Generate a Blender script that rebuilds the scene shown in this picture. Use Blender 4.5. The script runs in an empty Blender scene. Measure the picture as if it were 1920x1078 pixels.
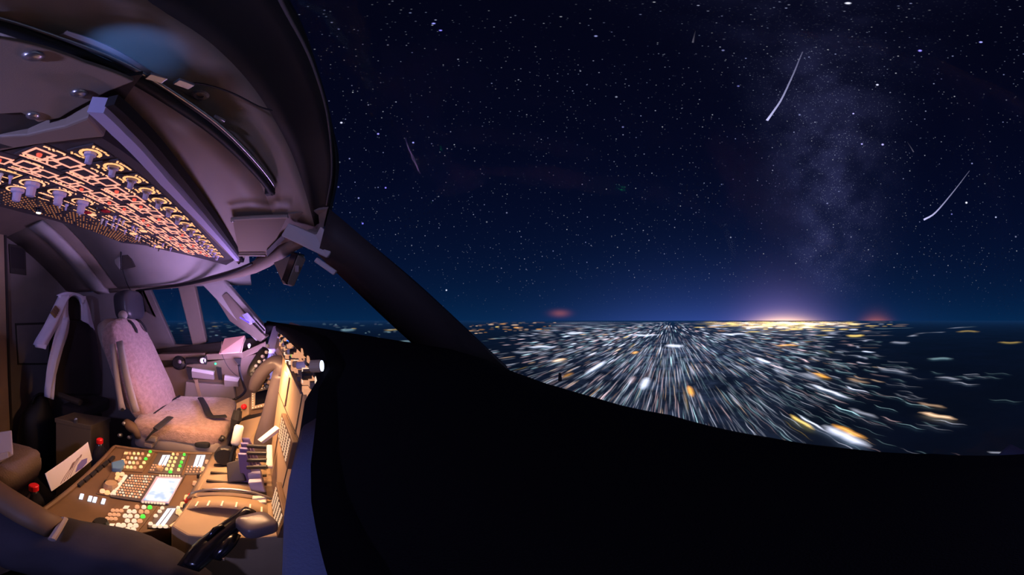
import bpy, bmesh, math, random
from mathutils import Vector, Matrix
random.seed(7)
scene = bpy.context.scene
C = scene.collection
# ------------------------------------------------------------------ camera
# wide panoramic lens, level; forward (+Y) sits at picture column FX, the horizon at row HY
W, H = 1920.0, 1078.0
SP, FX, HY = 8.4, 1256.0, 600.0                 # picture pixels per degree
CAM = Vector((0.0, 0.0, 1.2))                   # metres above the flight-deck floor
cd = bpy.data.cameras.new('camera')
cam = bpy.data.objects.new('camera', cd); C.objects.link(cam)
cd.type = 'PANO'
yc = (W/2-FX)/SP
cam.location = CAM
cam.rotation_euler = (math.radians(90), 0, math.radians(-yc))
for tgt in (cd, getattr(cd, 'cycles', None)):
    if tgt is None: continue
    try:
        tgt.panorama_type = 'EQUIRECTANGULAR'
        tgt.longitude_min = math.radians(-W/2/SP); tgt.longitude_max = math.radians(W/2/SP)
        tgt.latitude_min = math.radians((HY-H)/SP); tgt.latitude_max = math.radians(HY/SP)
    except Exception: pass
cd.clip_start = 0.01; cd.clip_end = 3e6
scene.camera = cam
scene.view_settings.view_transform = 'Standard'
try: scene.view_settings.look = 'None'
except Exception: pass
scene.view_settings.exposure = 0.0
scene.view_settings.gamma = 1.0
scene.view_settings.use_curve_mapping = False
scene.cycles.max_bounces = 6
scene.cycles.transparent_max_bounces = 40
scene.cycles.sample_clamp_indirect = 3.0

# ------------------------------------------------------------------ node helpers
class N:
    def __init__(s, tree): s.t = tree; s.n = tree.nodes; s.l = tree.links
    def add(s, typ, **kw):
        n = s.n.new(typ)
        for k, v in kw.items(): setattr(n, k, v)
        return n
    def put(s, sock, v):
        if isinstance(v, bpy.types.NodeSocket): s.l.new(v, sock)
        elif v is not None: sock.default_value = v
    def math(s, op, a, b=None, c=None, clamp=False):
        n = s.add('ShaderNodeMath', operation=op, use_clamp=clamp)
        s.put(n.inputs[0], a); s.put(n.inputs[1], b)
        if c is not None: s.put(n.inputs[2], c)
        return n.outputs[0]
    def vmath(s, op, a, b=None):
        n = s.add('ShaderNodeVectorMath', operation=op)
        s.put(n.inputs[0], a); s.put(n.inputs[1], b)
        return n.outputs['Value'] if op in ('DOT_PRODUCT', 'LENGTH') else n.outputs[0]
    def rng(s, v, a, b, c, d):
        n = s.add('ShaderNodeMapRange'); n.interpolation_type = 'SMOOTHSTEP'
        s.put(n.inputs[0], v)
        for i, q in enumerate((a, b, c, d)): s.put(n.inputs[1+i], q)
        return n.outputs[0]
    def mixc(s, f, a, b, mode='MIX'):
        n = s.add('ShaderNodeMix', data_type='RGBA', blend_type=mode)
        s.put(n.inputs[0], f); s.put(n.inputs[6], a); s.put(n.inputs[7], b)
        return n.outputs[2]
    def scale(s, col, f):
        n = s.add('ShaderNodeVectorMath', operation='SCALE'); s.put(n.inputs[0], col); s.put(n.inputs[3], f)
        return n.outputs[0]

def dirv(yaw, el):
    y, e = math.radians(yaw), math.radians(el)
    return Vector((math.sin(y)*math.cos(e), math.cos(y)*math.cos(e), math.sin(e)))
def ray(px, py): return dirv((px-FX)/SP, (HY-py)/SP)

# ------------------------------------------------------------------ night sky
w = bpy.data.worlds.new('night_sky'); scene.world = w; w.use_nodes = True
w.node_tree.nodes.clear(); k = N(w.node_tree)
D = k.vmath('NORMALIZE', k.add('ShaderNodeTexCoord').outputs['Generated'])
sx = k.add('ShaderNodeSeparateXYZ'); k.put(sx.inputs[0], D)
el = k.math('MULTIPLY', k.math('ARCSINE', sx.outputs[2]), 57.2958)
yaw = k.math('MULTIPLY', k.math('ARCTAN2', sx.outputs[0], sx.outputs[1]), 57.2958)
elp = k.math('MAXIMUM', el, 0.0)
def fall(d): return k.math('EXPONENT', k.math('MULTIPLY', elp, -1.0/d))
def gau(v, c, s_):
    q = k.math('DIVIDE', k.math('SUBTRACT', v, c), s_)
    return k.math('EXPONENT', k.math('MULTIPLY', k.math('MULTIPLY', q, q), -1.0))
sky = (0.0010, 0.0011, 0.0060)
acc = k.add('ShaderNodeCombineXYZ'); 
for i in range(3): acc.inputs[i].default_value = sky[i]
acc = acc.outputs[0]
def addc(col, f):
    global acc
    acc = k.vmath('ADD', acc, k.scale(col, f))
addc((0.0006, 0.0055, 0.034), fall(24.0))                                       # airglow all round
addc((0.0, 0.013, 0.032), fall(7.0))
addc((0.026, 0.042, 0.20), k.math('MULTIPLY', gau(yaw, 10.0, 28.0), fall(6.0)))      # light dome of the city
addc((0.17, 0.11, 0.30), k.math('MULTIPLY', gau(yaw, 25.0, 9.0), fall(4.0)))
addc((1.3, 0.72, 0.22), k.math('MULTIPLY', gau(yaw, 25.5, 5.5), fall(0.8)))
addc((0.30, 0.07, 0.02), k.math('MULTIPLY', gau(yaw, 46.0, 2.5), fall(0.8)))
addc((0.20, 0.045, 0.02), k.math('MULTIPLY', gau(yaw, -24.5, 1.8), gau(el, 1.5, 0.7)))
# milky way: a band through the zenith
mwn = Vector((math.cos(math.radians(36.5)), -math.sin(math.radians(36.5)), 0.03)).normalized()
mwd = k.math('MULTIPLY', k.vmath('DOT_PRODUCT', D, tuple(mwn)), 57.2958)
nz = k.add('ShaderNodeTexNoise'); k.put(nz.inputs['Vector'], D); nz.inputs['Scale'].default_value = 9.0; nz.inputs['Detail'].default_value = 6
nzf = k.rng(nz.outputs[0], 0.33, 0.7, 0.25, 1.0)
mw = k.math('MULTIPLY', k.math('MULTIPLY', gau(mwd, 0.0, 8.0), nzf), k.rng(el, 2.0, 16.0, 0.0, 1.0))
mw = k.math('MULTIPLY', mw, k.rng(el, 30.0, 75.0, 1.0, 0.25))
addc((0.022, 0.023, 0.068), mw)
def stars(scale, rad, lo, gain, colsel):
    global acc
    v = k.add('ShaderNodeTexVoronoi'); v.inputs['Scale'].default_value = scale; v.inputs['Randomness'].default_value = 1.0
    k.put(v.inputs['Vector'], D)
    spot = k.rng(v.outputs['Distance'], rad*scale, rad*scale*0.2, 0.0, 1.0)
    sp = k.add('ShaderNodeSeparateColor'); k.put(sp.inputs[0], v.outputs['Color'])
    br = k.math('POWER', k.rng(sp.outputs[0], lo, 1.0, 0.0, 1.0), 2.0)
    f = k.math('MULTIPLY', k.math('MULTIPLY', spot, br), k.rng(el, 1.0, 14.0, 0.05, 1.0))
    f = k.math('MULTIPLY', f, gain)
    col = k.mixc(sp.outputs[1], colsel[0], colsel[1])
    acc = k.vmath('ADD', acc, k.scale(col, f))
    return f
stars(95.0, 0.0021, 0.25, 0.27, ((0.5, 0.6, 1, 1), (0.9, 0.9, 1, 1)))
f = k.math('ADD', 0.25, k.math('MULTIPLY', gau(mwd, 0.0, 12.0), 1.2))
stars(52.0, 0.0027, 0.45, 0.52, ((0.45, 0.5, 1, 1), (0.9, 0.9, 1, 1)))
stars(17.0, 0.0045, 0.45, 1.5, ((0.3, 0.3, 1, 1), (0.8, 0.85, 1, 1)))
# the brightest stars
for px, py, r_, col in ((1590, 6, .0056, (.8, .8, 1)), (1812, 380, .0052, (.8, .8, 1)), (1725, 95, .0052, (.3, .25, 1)), (1839, 79, .0044, (.35, .35, 1)), (1645, 159, .0044, (.7, .7, 1)), (1600, 213, .0036, (.5, .45, 1)),
    (1655, 271, .0050, (.5, .45, 1)), (1616, 270, .0040, (.45, .4, 1)), (640, 230, .0046, (.7, .7, 1)), (709, 251, .0044, (.35, .3, 1)), (723, 352, .0042, (.25, .2, 1)), (813, 44, .0040, (.3, .3, 1)), (826, 57, .0038, (.25, .22, 1)),
    (680, 419, .0046, (.2, .18, 1)), (837, 544, .0040, (.7, .75, 1))):
    dd = k.vmath('LENGTH', k.vmath('SUBTRACT', D, tuple(ray(px, py))))
    addc(col, k.math('MULTIPLY', k.rng(dd, r_, r_*.15, 0.0, 1.0), 1.6))
# dense faint stars of the band
v = k.add('ShaderNodeTexVoronoi'); v.inputs['Scale'].default_value = 150.0; k.put(v.inputs['Vector'], D)
addc((0.30, 0.32, 0.5), k.math('MULTIPLY', k.rng(v.outputs['Distance'], 0.28, 0.05, 0, 1), k.math('MULTIPLY', mw, 0.5)))
bg = k.add('ShaderNodeBackground'); k.put(bg.inputs[0], acc); bg.inputs[1].default_value = 1.0
k.l.new(bg.outputs[0], k.add('ShaderNodeOutputWorld').inputs[0])
w.cycles.sampling_method = 'MANUAL'; w.cycles.sample_map_resolution = 512

# ------------------------------------------------------------------ materials
MATS = {}
def principled(name, col, rough=0.6, metal=0.0, bump=0.0, bscale=200.0, var=0.0, vscale=8.0, spec=0.4, sheen=0.0, coat=0.0):
    m = bpy.data.materials.new(name); m.use_nodes = True
    q = N(m.node_tree); b = m.node_tree.nodes['Principled BSDF']
    b.inputs['Base Color'].default_value = (*col, 1); b.inputs['Roughness'].default_value = rough
    b.inputs['Metallic'].default_value = metal; b.inputs['Specular IOR Level'].default_value = spec
    if sheen: b.inputs['Sheen Weight'].default_value = sheen
    if coat: b.inputs['Coat Weight'].default_value = coat
    tc = q.add('ShaderNodeTexCoord').outputs['Object']
    if var:
        t = q.add('ShaderNodeTexNoise'); q.put(t.inputs['Vector'], tc); t.inputs['Scale'].default_value = vscale; t.inputs['Detail'].default_value = 5
        f = q.rng(t.outputs[0], 0.3, 0.7, 0.0, 1.0)
        q.put(b.inputs['Base Color'], q.mixc(f, (*[c*(1-var) for c in col], 1), (*[min(1, c*(1+var)) for c in col], 1)))
    if bump:
        t = q.add('ShaderNodeTexNoise'); q.put(t.inputs['Vector'], tc); t.inputs['Scale'].default_value = bscale; t.inputs['Detail'].default_value = 4
        bp = q.add('ShaderNodeBump'); bp.inputs['Strength'].default_value = bump; bp.inputs['Distance'].default_value = 0.004
        q.put(bp.inputs['Height'], t.outputs[0]); q.put(b.inputs['Normal'], bp.outputs[0])
    MATS[name] = m; return m
def emit(name, col, strength, sampled=False):
    m = bpy.data.materials.new(name); m.use_nodes = True
    b = m.node_tree.nodes['Principled BSDF']
    b.inputs['Base Color'].default_value = (*[c*0.3 for c in col], 1); b.inputs['Roughness'].default_value = 0.5
    b.inputs['Emission Color'].default_value = (*col, 1); b.inputs['Emission Strength'].default_value = strength
    if not sampled:
        try: m.cycles.emission_sampling = 'NONE'
        except Exception: pass
    MATS[name] = m; return m
def pane(name, tint, refl):
    m = bpy.data.materials.new(name); m.use_nodes = True; m.node_tree.nodes.clear(); q = N(m.node_tree)
    t = q.add('ShaderNodeBsdfTransparent'); t.inputs[0].default_value = (*tint, 1)
    g = q.add('ShaderNodeBsdfGlossy'); g.inputs[0].default_value = (1, 1, 1, 1); g.inputs[1].default_value = 0.02
    x = q.add('ShaderNodeMixShader'); x.inputs[0].default_value = refl
    q.l.new(t.outputs[0], x.inputs[1]); q.l.new(g.outputs[0], x.inputs[2])
    q.l.new(x.outputs[0], q.add('ShaderNodeOutputMaterial').inputs[0])
    MATS[name] = m; return m

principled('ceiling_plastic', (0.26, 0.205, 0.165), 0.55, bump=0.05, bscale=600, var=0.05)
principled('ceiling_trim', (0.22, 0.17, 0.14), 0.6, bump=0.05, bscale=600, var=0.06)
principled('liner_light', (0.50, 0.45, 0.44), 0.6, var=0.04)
principled('dark_recess', (0.045, 0.038, 0.034), 0.8)
principled('black_rubber', (0.008, 0.008, 0.009), 0.6)
principled('black_gloss', (0.006, 0.006, 0.008), 0.18, spec=0.6)
principled('glare_cloth', (0.006, 0.006, 0.0075), 0.95, spec=0.05, bump=0.2, bscale=900)
principled('lip_vinyl_lit', (0.085, 0.115, 0.21), 0.85, spec=0.15, bump=0.15, bscale=700)  # blue display light on the lip is painted into the base colour
principled('panel_tan', (0.42, 0.30, 0.19), 0.55, var=0.06, bump=0.04, bscale=500)
principled('panel_brown', (0.15, 0.09, 0.052), 0.55, var=0.1, vscale=14)
principled('panel_grey', (0.10, 0.085, 0.085), 0.5, var=0.05)
principled('overhead_grey', (0.075, 0.065, 0.07), 0.5)
principled('metal', (0.55, 0.54, 0.56), 0.3, 0.9)
principled('knob_lilac', (0.50, 0.47, 0.68), 0.45); principled('post_dark', (0.035, 0.026, 0.024), 0.7)
principled('knob_white', (0.75, 0.72, 0.68), 0.4)
principled('knob_black', (0.02, 0.02, 0.022), 0.35)
principled('floor_carpet', (0.05, 0.045, 0.045), 0.95, bump=0.3, bscale=500)
principled('wall_paint', (0.22, 0.19, 0.18), 0.65, var=0.05)
pane('windshield_glass', (0.97, 0.98, 0.98), 0.003)
pane('window_glass', (0.93, 0.97, 0.98), 0.012)
M = MATS

# ------------------------------------------------------------------ mesh helpers
class MB:
    def __init__(s): s.v = []; s.f = []; s.w = None
    def quad(s, *ps):
        b = len(s.v); s.v += [Vector(p) for p in ps]; s.f.append(tuple(range(b, b+len(ps)))); return s
    def prism(s, pts, vec):
        pts = [Vector(p) for p in pts]; vec = Vector(vec); n = len(pts); b = len(s.v)
        nrm = newell(pts)
        if nrm.dot(vec) > 0: pts = pts[::-1]
        s.v += pts + [p+vec for p in pts]
        s.f.append(tuple(range(b, b+n))); s.f.append(tuple(b+n+i for i in range(n))[::-1])
        for i in range(n):
            j = (i+1) % n; s.f.append((b+j, b+i, b+n+i, b+n+j))
        return s
    def slab(s, pts, t, to=None):
        """polygon facing the eye (or the point `to`), thickness t behind it"""
        pts = [Vector(p) for p in pts]; n = newell(pts).normalized(); c = sum(pts, Vector())/len(pts)
        if n.dot((CAM if to is None else Vector(to))-c) < 0: n = -n
        return s.prism(pts, -n*t)
    def box(s, c, size, rot=None):
        c = Vector(c); hx, hy, hz = [q/2 for q in size]; R = rot if rot is not None else Matrix.Identity(3)
        p = [c+R@Vector((x*hx, y*hy, z*hz)) for z in (-1, 1) for x, y in ((-1, -1), (1, -1), (1, 1), (-1, 1))]
        b = len(s.v); s.v += p
        for q in ((3, 2, 1, 0), (4, 5, 6, 7), (0, 1, 5, 4), (1, 2, 6, 5), (2, 3, 7, 6), (3, 0, 4, 7)): s.f.append(tuple(b+i for i in q))
        return s
    def tube(s, path, rad, n=10, flat=1.0, up=None, caps=True):
        path = [Vector(p) for p in path]
        if not hasattr(rad, '__len__'): rad = [rad]*len(path)
        rings = []; ref = None
        for i, p in enumerate(path):
            t = (path[min(i+1, len(path)-1)]-path[max(i-1, 0)]).normalized()
            if ref is None:
                ref = Vector(up) if up is not None else (Vector((0, 0, 1)) if abs(t.z) < .9 else Vector((1, 0, 0)))
            a = (ref - t*ref.dot(t)).normalized(); bb = t.cross(a); ref = a
            b = len(s.v)
            for j in range(n):
                g = 2*math.pi*j/n; s.v.append(p+(a*math.cos(g)*flat+bb*math.sin(g))*rad[i])
            rings.append(b)
        for r0, r1 in zip(rings, rings[1:]):
            for j in range(n):
                q = (j+1) % n; s.f.append((r0+j, r0+q, r1+q, r1+j))
        if caps:
            s.f.append(tuple(rings[0]+j for j in range(n))[::-1]); s.f.append(tuple(rings[-1]+j for j in range(n)))
        return s
    def lathe(s, base, axis, prof, n=14):
        base = Vector(base); axis = Vector(axis).normalized()
        path = [base+axis*h for r, h in prof]
        a = axis.orthogonal().normalized(); bb = axis.cross(a); rings = []
        for (r, h), p in zip(prof, path):
            b = len(s.v); rings.append(b)
            for j in range(n):
                g = 2*math.pi*j/n; s.v.append(p+(a*math.cos(g)+bb*math.sin(g))*max(r, 1e-5))
        for r0, r1 in zip(rings, rings[1:]):
            for j in range(n):
                q = (j+1) % n; s.f.append((r0+j, r0+q, r1+q, r1+j))
        s.f.append(tuple(rings[0]+j for j in range(n))[::-1]); s.f.append(tuple(rings[-1]+j for j in range(n)))
        return s
    def grid(s, rows, t=0.0, to=None, close=False):
        """surface through rows of points; with t a shell of that thickness away from the eye"""
        rows = [[Vector(p) for p in r] for r in rows]; nr, nc = len(rows), len(rows[0])
        def idx(b, i, j): return b+i*nc+j
        b = len(s.v); s.v += [p for r in rows for p in r]
        def faces(b, flip):
            for i in range(nr-1):
                for j in range(nc-1):
                    q = (idx(b, i, j), idx(b, i, j+1), idx(b, i+1, j+1), idx(b, i+1, j)); s.f.append(q[::-1] if flip else q)
        mid = rows[nr//2][nc//2]
        p0, p1, p2 = rows[0][0], rows[0][-1], rows[-1][0]
        nn = newell([rows[0][0], rows[0][-1], rows[-1][-1], rows[-1][0]])
        tgt = CAM if to is None else Vector(to); flip = nn.dot(tgt-mid) < 0
        faces(b, flip)
        if t:
            b2 = len(s.v)
            for i in range(nr):
                for j in range(nc):
                    du = rows[i][min(j+1, nc-1)]-rows[i][max(j-1, 0)]; dv = rows[min(i+1, nr-1)][j]-rows[max(i-1, 0)][j]
                    n = du.cross(dv)
                    n = n.normalized() if n.length > 1e-12 else nn.normalized()
                    if flip: n = -n
                    s.v.append(rows[i][j]-n*t)
            faces(b2, not flip)
            rim = [(0, j) for j in range(nc)]+[(i, nc-1) for i in range(1, nr)]+[(nr-1, j) for j in range(nc-2, -1, -1)]+[(i, 0) for i in range(nr-2, 0, -1)]
            for a_, c_ in zip(rim, rim[1:]+rim[:1]):
                q = (idx(b, *a_), idx(b2, *a_), idx(b2, *c_), idx(b, *c_)); s.f.append(q[::-1] if flip else q)
        return s
    def build(s, name, mat, parent=None, smooth=False, bevel=0.0, subdiv=0):
        me = bpy.data.meshes.new(name); me.from_pydata([tuple(p) for p in s.v], [], s.f); me.update()
        me.materials.append(M[mat] if isinstance(mat, str) else mat)
        if s.w is not None: me.attributes.new('glow', 'FLOAT', 'POINT').data.foreach_set('value', s.w)
        if smooth:
            for p in me.polygons: p.use_smooth = True
        o = bpy.data.objects.new(name, me); C.objects.link(o)
        if parent is not None: o.parent = parent; o.matrix_parent_inverse = parent.matrix_basis.inverted()
        if bevel:
            md = o.modifiers.new('bevel', 'BEVEL'); md.width = bevel; md.segments = 2; md.limit_method = 'ANGLE'
        if subdiv:
            md = o.modifiers.new('sub', 'SUBSURF'); md.levels = subdiv; md.render_levels = subdiv
        return o
def newell(p):
    n = Vector((0, 0, 0))
    for a, b in zip(p, p[1:]+p[:1]):
        n += Vector(((a.y-b.y)*(a.z+b.z), (a.z-b.z)*(a.x+b.x), (a.x-b.x)*(a.y+b.y)))
    return n
def tag(o, label=None, cat=None, group=None, kind=None):
    if label: o['label'] = label
    if cat: o['category'] = cat
    if group: o['group'] = group
    if kind: o['kind'] = kind
    return o
def thing(name, loc, label, cat, group=None):
    o = bpy.data.objects.new(name, None); C.objects.link(o); o.location = loc; o.empty_display_size = 0.05
    return tag(o, label, cat, group)
def struct(o): o['kind'] = 'structure'; return o
# pixel -> point, each with the plane it lies on
def PD(px, py, d): return CAM+ray(px, py)*d
def PZ(px, py, z): r = ray(px, py); return CAM+r*((z-CAM.z)/r.z)
def PX(px, py, x): r = ray(px, py); return CAM+r*((x-CAM.x)/r.x)
def PY(px, py, y): r = ray(px, py); return CAM+r*((y-CAM.y)/r.y)
def PH(px, py, h): return PZ(px, py, CAM.z+h)
class Plane:
    def __init__(s, a, b, c):
        s.o = Vector(a); s.n = (Vector(b)-s.o).cross(Vector(c)-s.o).normalized()
        if s.n.dot(CAM-s.o) < 0: s.n = -s.n
    def hit(s, px, py, lift=0.0):
        r = ray(px, py); return CAM+r*((s.o+s.n*lift-CAM).dot(s.n)/r.dot(s.n))
def smooth_line(pts, n):
    """Catmull-Rom through the points, n samples"""
    P = [Vector(p) for p in pts]; P = [P[0]*2-P[1]]+P+[P[-1]*2-P[-2]]; out = []
    m = len(P)-3
    for i in range(n):
        u = i*m/(n-1); q = min(int(u), m-1); t = u-q; a, b, c, d = P[q:q+4]
        out.append(0.5*((2*b)+(c-a)*t+(2*a-5*b+4*c-d)*t*t+(3*b-a-3*c+d)*t**3))
    return out
def lerp(a, b, t): return Vector(a)*(1-t)+Vector(b)*t

# ------------------------------------------------------------------ the land below, with the city lights
GZ = -3000.0
def proj(p):
    d = Vector(p)-CAM; return FX+SP*math.degrees(math.atan2(d.x, d.y)), HY-SP*math.degrees(math.atan2(d.z, math.hypot(d.x, d.y)))
m = bpy.data.materials.new('night_land'); m.use_nodes = True; q = N(m.node_tree); b = m.node_tree.nodes['Principled BSDF']
tc = q.add('ShaderNodeTexCoord').outputs['Object']
t = q.add('ShaderNodeTexNoise'); q.put(t.inputs['Vector'], q.scale(tc, 0.0002)); t.inputs['Scale'].default_value = 1.0; t.inputs['Detail'].default_value = 7
q.put(b.inputs['Base Color'], q.mixc(q.rng(t.outputs[0], .35, .7, 0, 1), (0.06, 0.10, 0.13, 1), (0.18, 0.24, 0.30, 1)))
b.inputs['Roughness'].default_value = 0.9; b.inputs['Specular IOR Level'].default_value = 0.0
# glow of street-lit districts and blue far haze, painted as land emission
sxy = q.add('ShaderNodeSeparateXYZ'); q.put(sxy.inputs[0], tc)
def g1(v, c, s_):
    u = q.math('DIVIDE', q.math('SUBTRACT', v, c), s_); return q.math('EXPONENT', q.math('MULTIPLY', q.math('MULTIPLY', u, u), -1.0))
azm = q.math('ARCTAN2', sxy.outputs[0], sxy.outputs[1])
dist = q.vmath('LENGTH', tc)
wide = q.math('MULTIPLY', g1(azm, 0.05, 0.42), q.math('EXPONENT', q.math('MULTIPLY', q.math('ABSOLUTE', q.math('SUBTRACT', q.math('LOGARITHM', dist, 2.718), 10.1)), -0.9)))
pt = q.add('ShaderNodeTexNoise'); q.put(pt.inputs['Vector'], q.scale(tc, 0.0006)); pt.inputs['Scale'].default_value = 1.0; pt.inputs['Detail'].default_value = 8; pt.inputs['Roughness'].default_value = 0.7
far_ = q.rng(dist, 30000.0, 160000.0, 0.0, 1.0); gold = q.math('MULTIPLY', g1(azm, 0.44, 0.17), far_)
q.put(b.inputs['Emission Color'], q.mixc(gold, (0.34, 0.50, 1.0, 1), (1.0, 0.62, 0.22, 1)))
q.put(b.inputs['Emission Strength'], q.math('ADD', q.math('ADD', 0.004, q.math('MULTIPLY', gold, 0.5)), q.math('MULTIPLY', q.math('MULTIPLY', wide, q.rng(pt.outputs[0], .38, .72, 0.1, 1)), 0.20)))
try: m.cycles.emission_sampling = 'NONE'
except Exception: pass
M['night_land'] = m
mb = MB()
rr = [0.0]+[400*1.35**i for i in range(26)]
NA = 48
for i in range(1, len(rr)):
    for j in range(NA):
        a0, a1 = 2*math.pi*j/NA, 2*math.pi*(j+1)/NA
        P = lambda r, a: (r*math.sin(a), r*math.cos(a), 0)
        if i == 1: mb.quad(P(0, 0), P(rr[1], a1), P(rr[1], a0))
        else: mb.quad(P(rr[i-1], a0), P(rr[i-1], a1), P(rr[i], a1), P(rr[i], a0))
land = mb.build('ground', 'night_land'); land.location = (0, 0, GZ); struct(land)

LIT = {'white': (0.78, 0.80, 1.0), 'warm': (1.0, 0.62, 0.38), 'orange': (1.0, 0.42, 0.06), 'yellow': (1.0, 0.66, 0.16), 'teal': (0.45, 0.72, 0.80), 'rose': (0.95, 0.62, 0.66)}
LEV = {'dim': 0.15, 'mid': 0.50, 'hot': 1.7}
for c_, rgb in LIT.items():
    for l_, s_ in LEV.items():
        m = bpy.data.materials.new('light_%s_%s' % (c_, l_)); m.use_nodes = True; m.node_tree.nodes.clear(); q = N(m.node_tree)
        at = q.add('ShaderNodeAttribute'); at.attribute_name = 'glow'  # painted bloom: emission fades out towards the strip edges
        em = q.add('ShaderNodeEmission'); em.inputs[0].default_value = (*rgb, 1)
        q.put(em.inputs[1], q.math('MULTIPLY', q.math('POWER', at.outputs['Fac'], 1.4), s_))
        ad = q.add('ShaderNodeAddShader'); q.l.new(em.outputs[0], ad.inputs[0]); q.l.new(q.add('ShaderNodeBsdfTransparent').outputs[0], ad.inputs[1])
        q.l.new(ad.outputs[0], q.add('ShaderNodeOutputMaterial').inputs[0])
        try: m.cycles.emission_sampling = 'NONE'
        except Exception: pass
        M[m.name] = m
def ground_pt(px, py, up=0.0): return PZ(px, py, GZ+up)
def strip(mb, px, py, lpx, wpx, wob=0.0, up=4.0, taper=True, along=True):
    """a light streak with painted bloom, laid on the land; it runs along the course (+Y) or, far off, across the view"""
    far = ground_pt(px, py, up)
    if along:
        lo, hi = 0.0, 60000.0
        for _ in range(40):
            mid = (lo+hi)/2; p = far-Vector((0, mid, 0)); x, y = proj(p)
            if math.hypot(x-px, y-py) < lpx and p.y > -200000: lo = mid
            else: hi = mid
        dvec = Vector((0, -lo, 0))
    else:
        dvec = ground_pt(px+lpx, py, up)-far
    n = 9 if wob else 7
    a = far; bp = far+dvec
    x0, y0 = proj(a); x1, y1 = proj(bp); tl = math.hypot(x1-x0, y1-y0) or 1
    side = Vector((-dvec.y, dvec.x, 0)).normalized()
    ph = random.random()*6.28; left = []; right = []; cen = []; wts = []
    for i in range(n):
        u = i/(n-1); p = a+dvec*u
        qx, qy = proj(p); sx_, sy_ = proj(p+side*10.0)
        perp = abs((sx_-qx)*(y1-y0)-(sy_-qy)*(x1-x0))/tl/10.0 or 1e-6
        hw = wpx*.8/perp*(min(1.0, 0.45+2.6*min(u, 1-u)) if taper else 1.0); wts.append(min(1.0, .12+3.2*min(u, 1-u)))
        off = math.sin(ph+u*lpx*0.16)*wob/perp
        left.append(p+side*(off-hw)); right.append(p+side*(off+hw)); cen.append(p+side*off)
    if mb.w is None: mb.w = []
    b0 = len(mb.v)
    for i in range(n): mb.v += [left[i], cen[i], right[i]]; mb.w += [0.0, wts[i], 0.0]
    for i in range(n-1):
        for j in (0, 1): mb.f.append((b0+3*i+j, b0+3*i+3+j, b0+3*i+4+j, b0+3*i+1+j))
rnd = random.Random(21)
ACC = {}
def put(col, lev): return ACC.setdefault((col, lev), MB())
def pick(ws):
    t = rnd.random()*sum(w for _, w in ws)
    for c_, w_ in ws:
        t -= w_
        if t <= 0: return c_
    return ws[-1][0]
def patchy(px, py):
    return 0.5+0.5*math.sin(px*0.021+1.3*math.sin(py*0.05))*math.sin(py*0.067+px*0.009+2.0)
up = 4.0
for _ in range(4600):       # the city straight ahead
    px = rnd.gauss(1235, 165); py = 603.5+abs(rnd.gauss(0, 1))**1.45*58
    if not (880 < px < 1640) or py > 800: continue
    if px < 1040 and py < 640-(px-900)*0.2: continue
    dn = (py-603)/190
    if rnd.random() > 0.42+0.7*patchy(px, py): continue
    lpx = 4+dn*rnd.uniform(22, 76); wpx = rnd.uniform(.8, 1.9)+dn*.8
    col = pick([('white', 6), ('teal', 2.6), ('rose', 2.2), ('warm', .8), ('yellow', .1)])
    lev = pick([('dim', 5.5+9*dn), ('mid', 3.2), ('hot', 1.3 if dn < .16 else .5 if dn < .3 else .10)])
    up += 0.02
    strip(put(col, lev), px, py, lpx, wpx, 0.5 if lpx > 25 else 0, up)
for _ in range(420):        # scattered towns to the right
    px = 1380+abs(rnd.gauss(0, 1))*210; py = 612+abs(rnd.gauss(0, 1))*105
    if px > 1915 or py > 852: continue
    if rnd.random() > 0.35+0.8*patchy(px*.8, py): continue
    if px > 1660 and 632 < py < 690 and px > 1700: continue
    dn = (py-603)/240
    lpx = 10+rnd.uniform(20, 66)*(0.35+dn); col = pick([('white', 6), ('teal', 4), ('rose', 1.5), ('warm', .5), ('yellow', .15)])
    lev = pick([('dim', 9), ('mid', 3.0), ('hot', .35)])
    up += 0.02
    strip(put(col, lev), px, py, lpx, rnd.uniform(1.0, 2.3), 1.3, up)
for _ in range(420):        # the bright yellow quarter on the horizon
    px = rnd.gauss(1470, 66); py = 602.0+abs(rnd.gauss(0, 1))*7.0
    up += 0.02
    strip(put(pick([('yellow', 6), ('warm', 2), ('white', 1.5), ('orange', 1)]), pick([('hot', 4), ('mid', 4)])), px, py, rnd.uniform(8, 34), rnd.uniform(1.2, 2.6), 0, up, along=False)
for _ in range(70):         # orange villages on the left of the city
    px = rnd.uniform(868, 1040); py = 604+rnd.random()**1.5*18+max(0, (920-px)*.16)
    up += 0.02
    strip(put(pick([('orange', 2), ('warm', 3), ('yellow', 1)]), pick([('mid', 3), ('dim', 2), ('hot', .7)])), px, py, rnd.uniform(5, 16), rnd.uniform(1.2, 2.4), 0, up, along=False)
for _ in range(120):        # valleys seen through the far windshield and side windows
    z = rnd.random()
    if z < .55: px, py = rnd.uniform(600, 800), 603+abs(rnd.gauss(0, 1))*17
    else: px, py = rnd.uniform(285, 480), 604+abs(rnd.gauss(0, 1))*15
    up += 0.02
    strip(put(pick([('yellow', .7), ('teal', 4), ('white', 1.5)]), pick([('dim', 6), ('mid', 1.0)])), px, py, rnd.uniform(4, 14), rnd.uniform(1.0, 2.6), 0, up, along=False)
for (col, lev), mb_ in ACC.items():
    o = mb_.build('city_lights', 'light_%s_%s' % (col, lev))
    tint = {'white': 'cold white', 'warm': 'warm peach', 'orange': 'deep orange', 'yellow': 'amber yellow', 'teal': 'pale teal', 'rose': 'pinkish'}[col]
    tone = {'dim': 'faint', 'mid': 'clear', 'hot': 'glaring'}[lev]
    tag(o, '%s %s street lights scattered over the dark land' % (tone, tint), 'city lights', kind='stuff')
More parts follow.
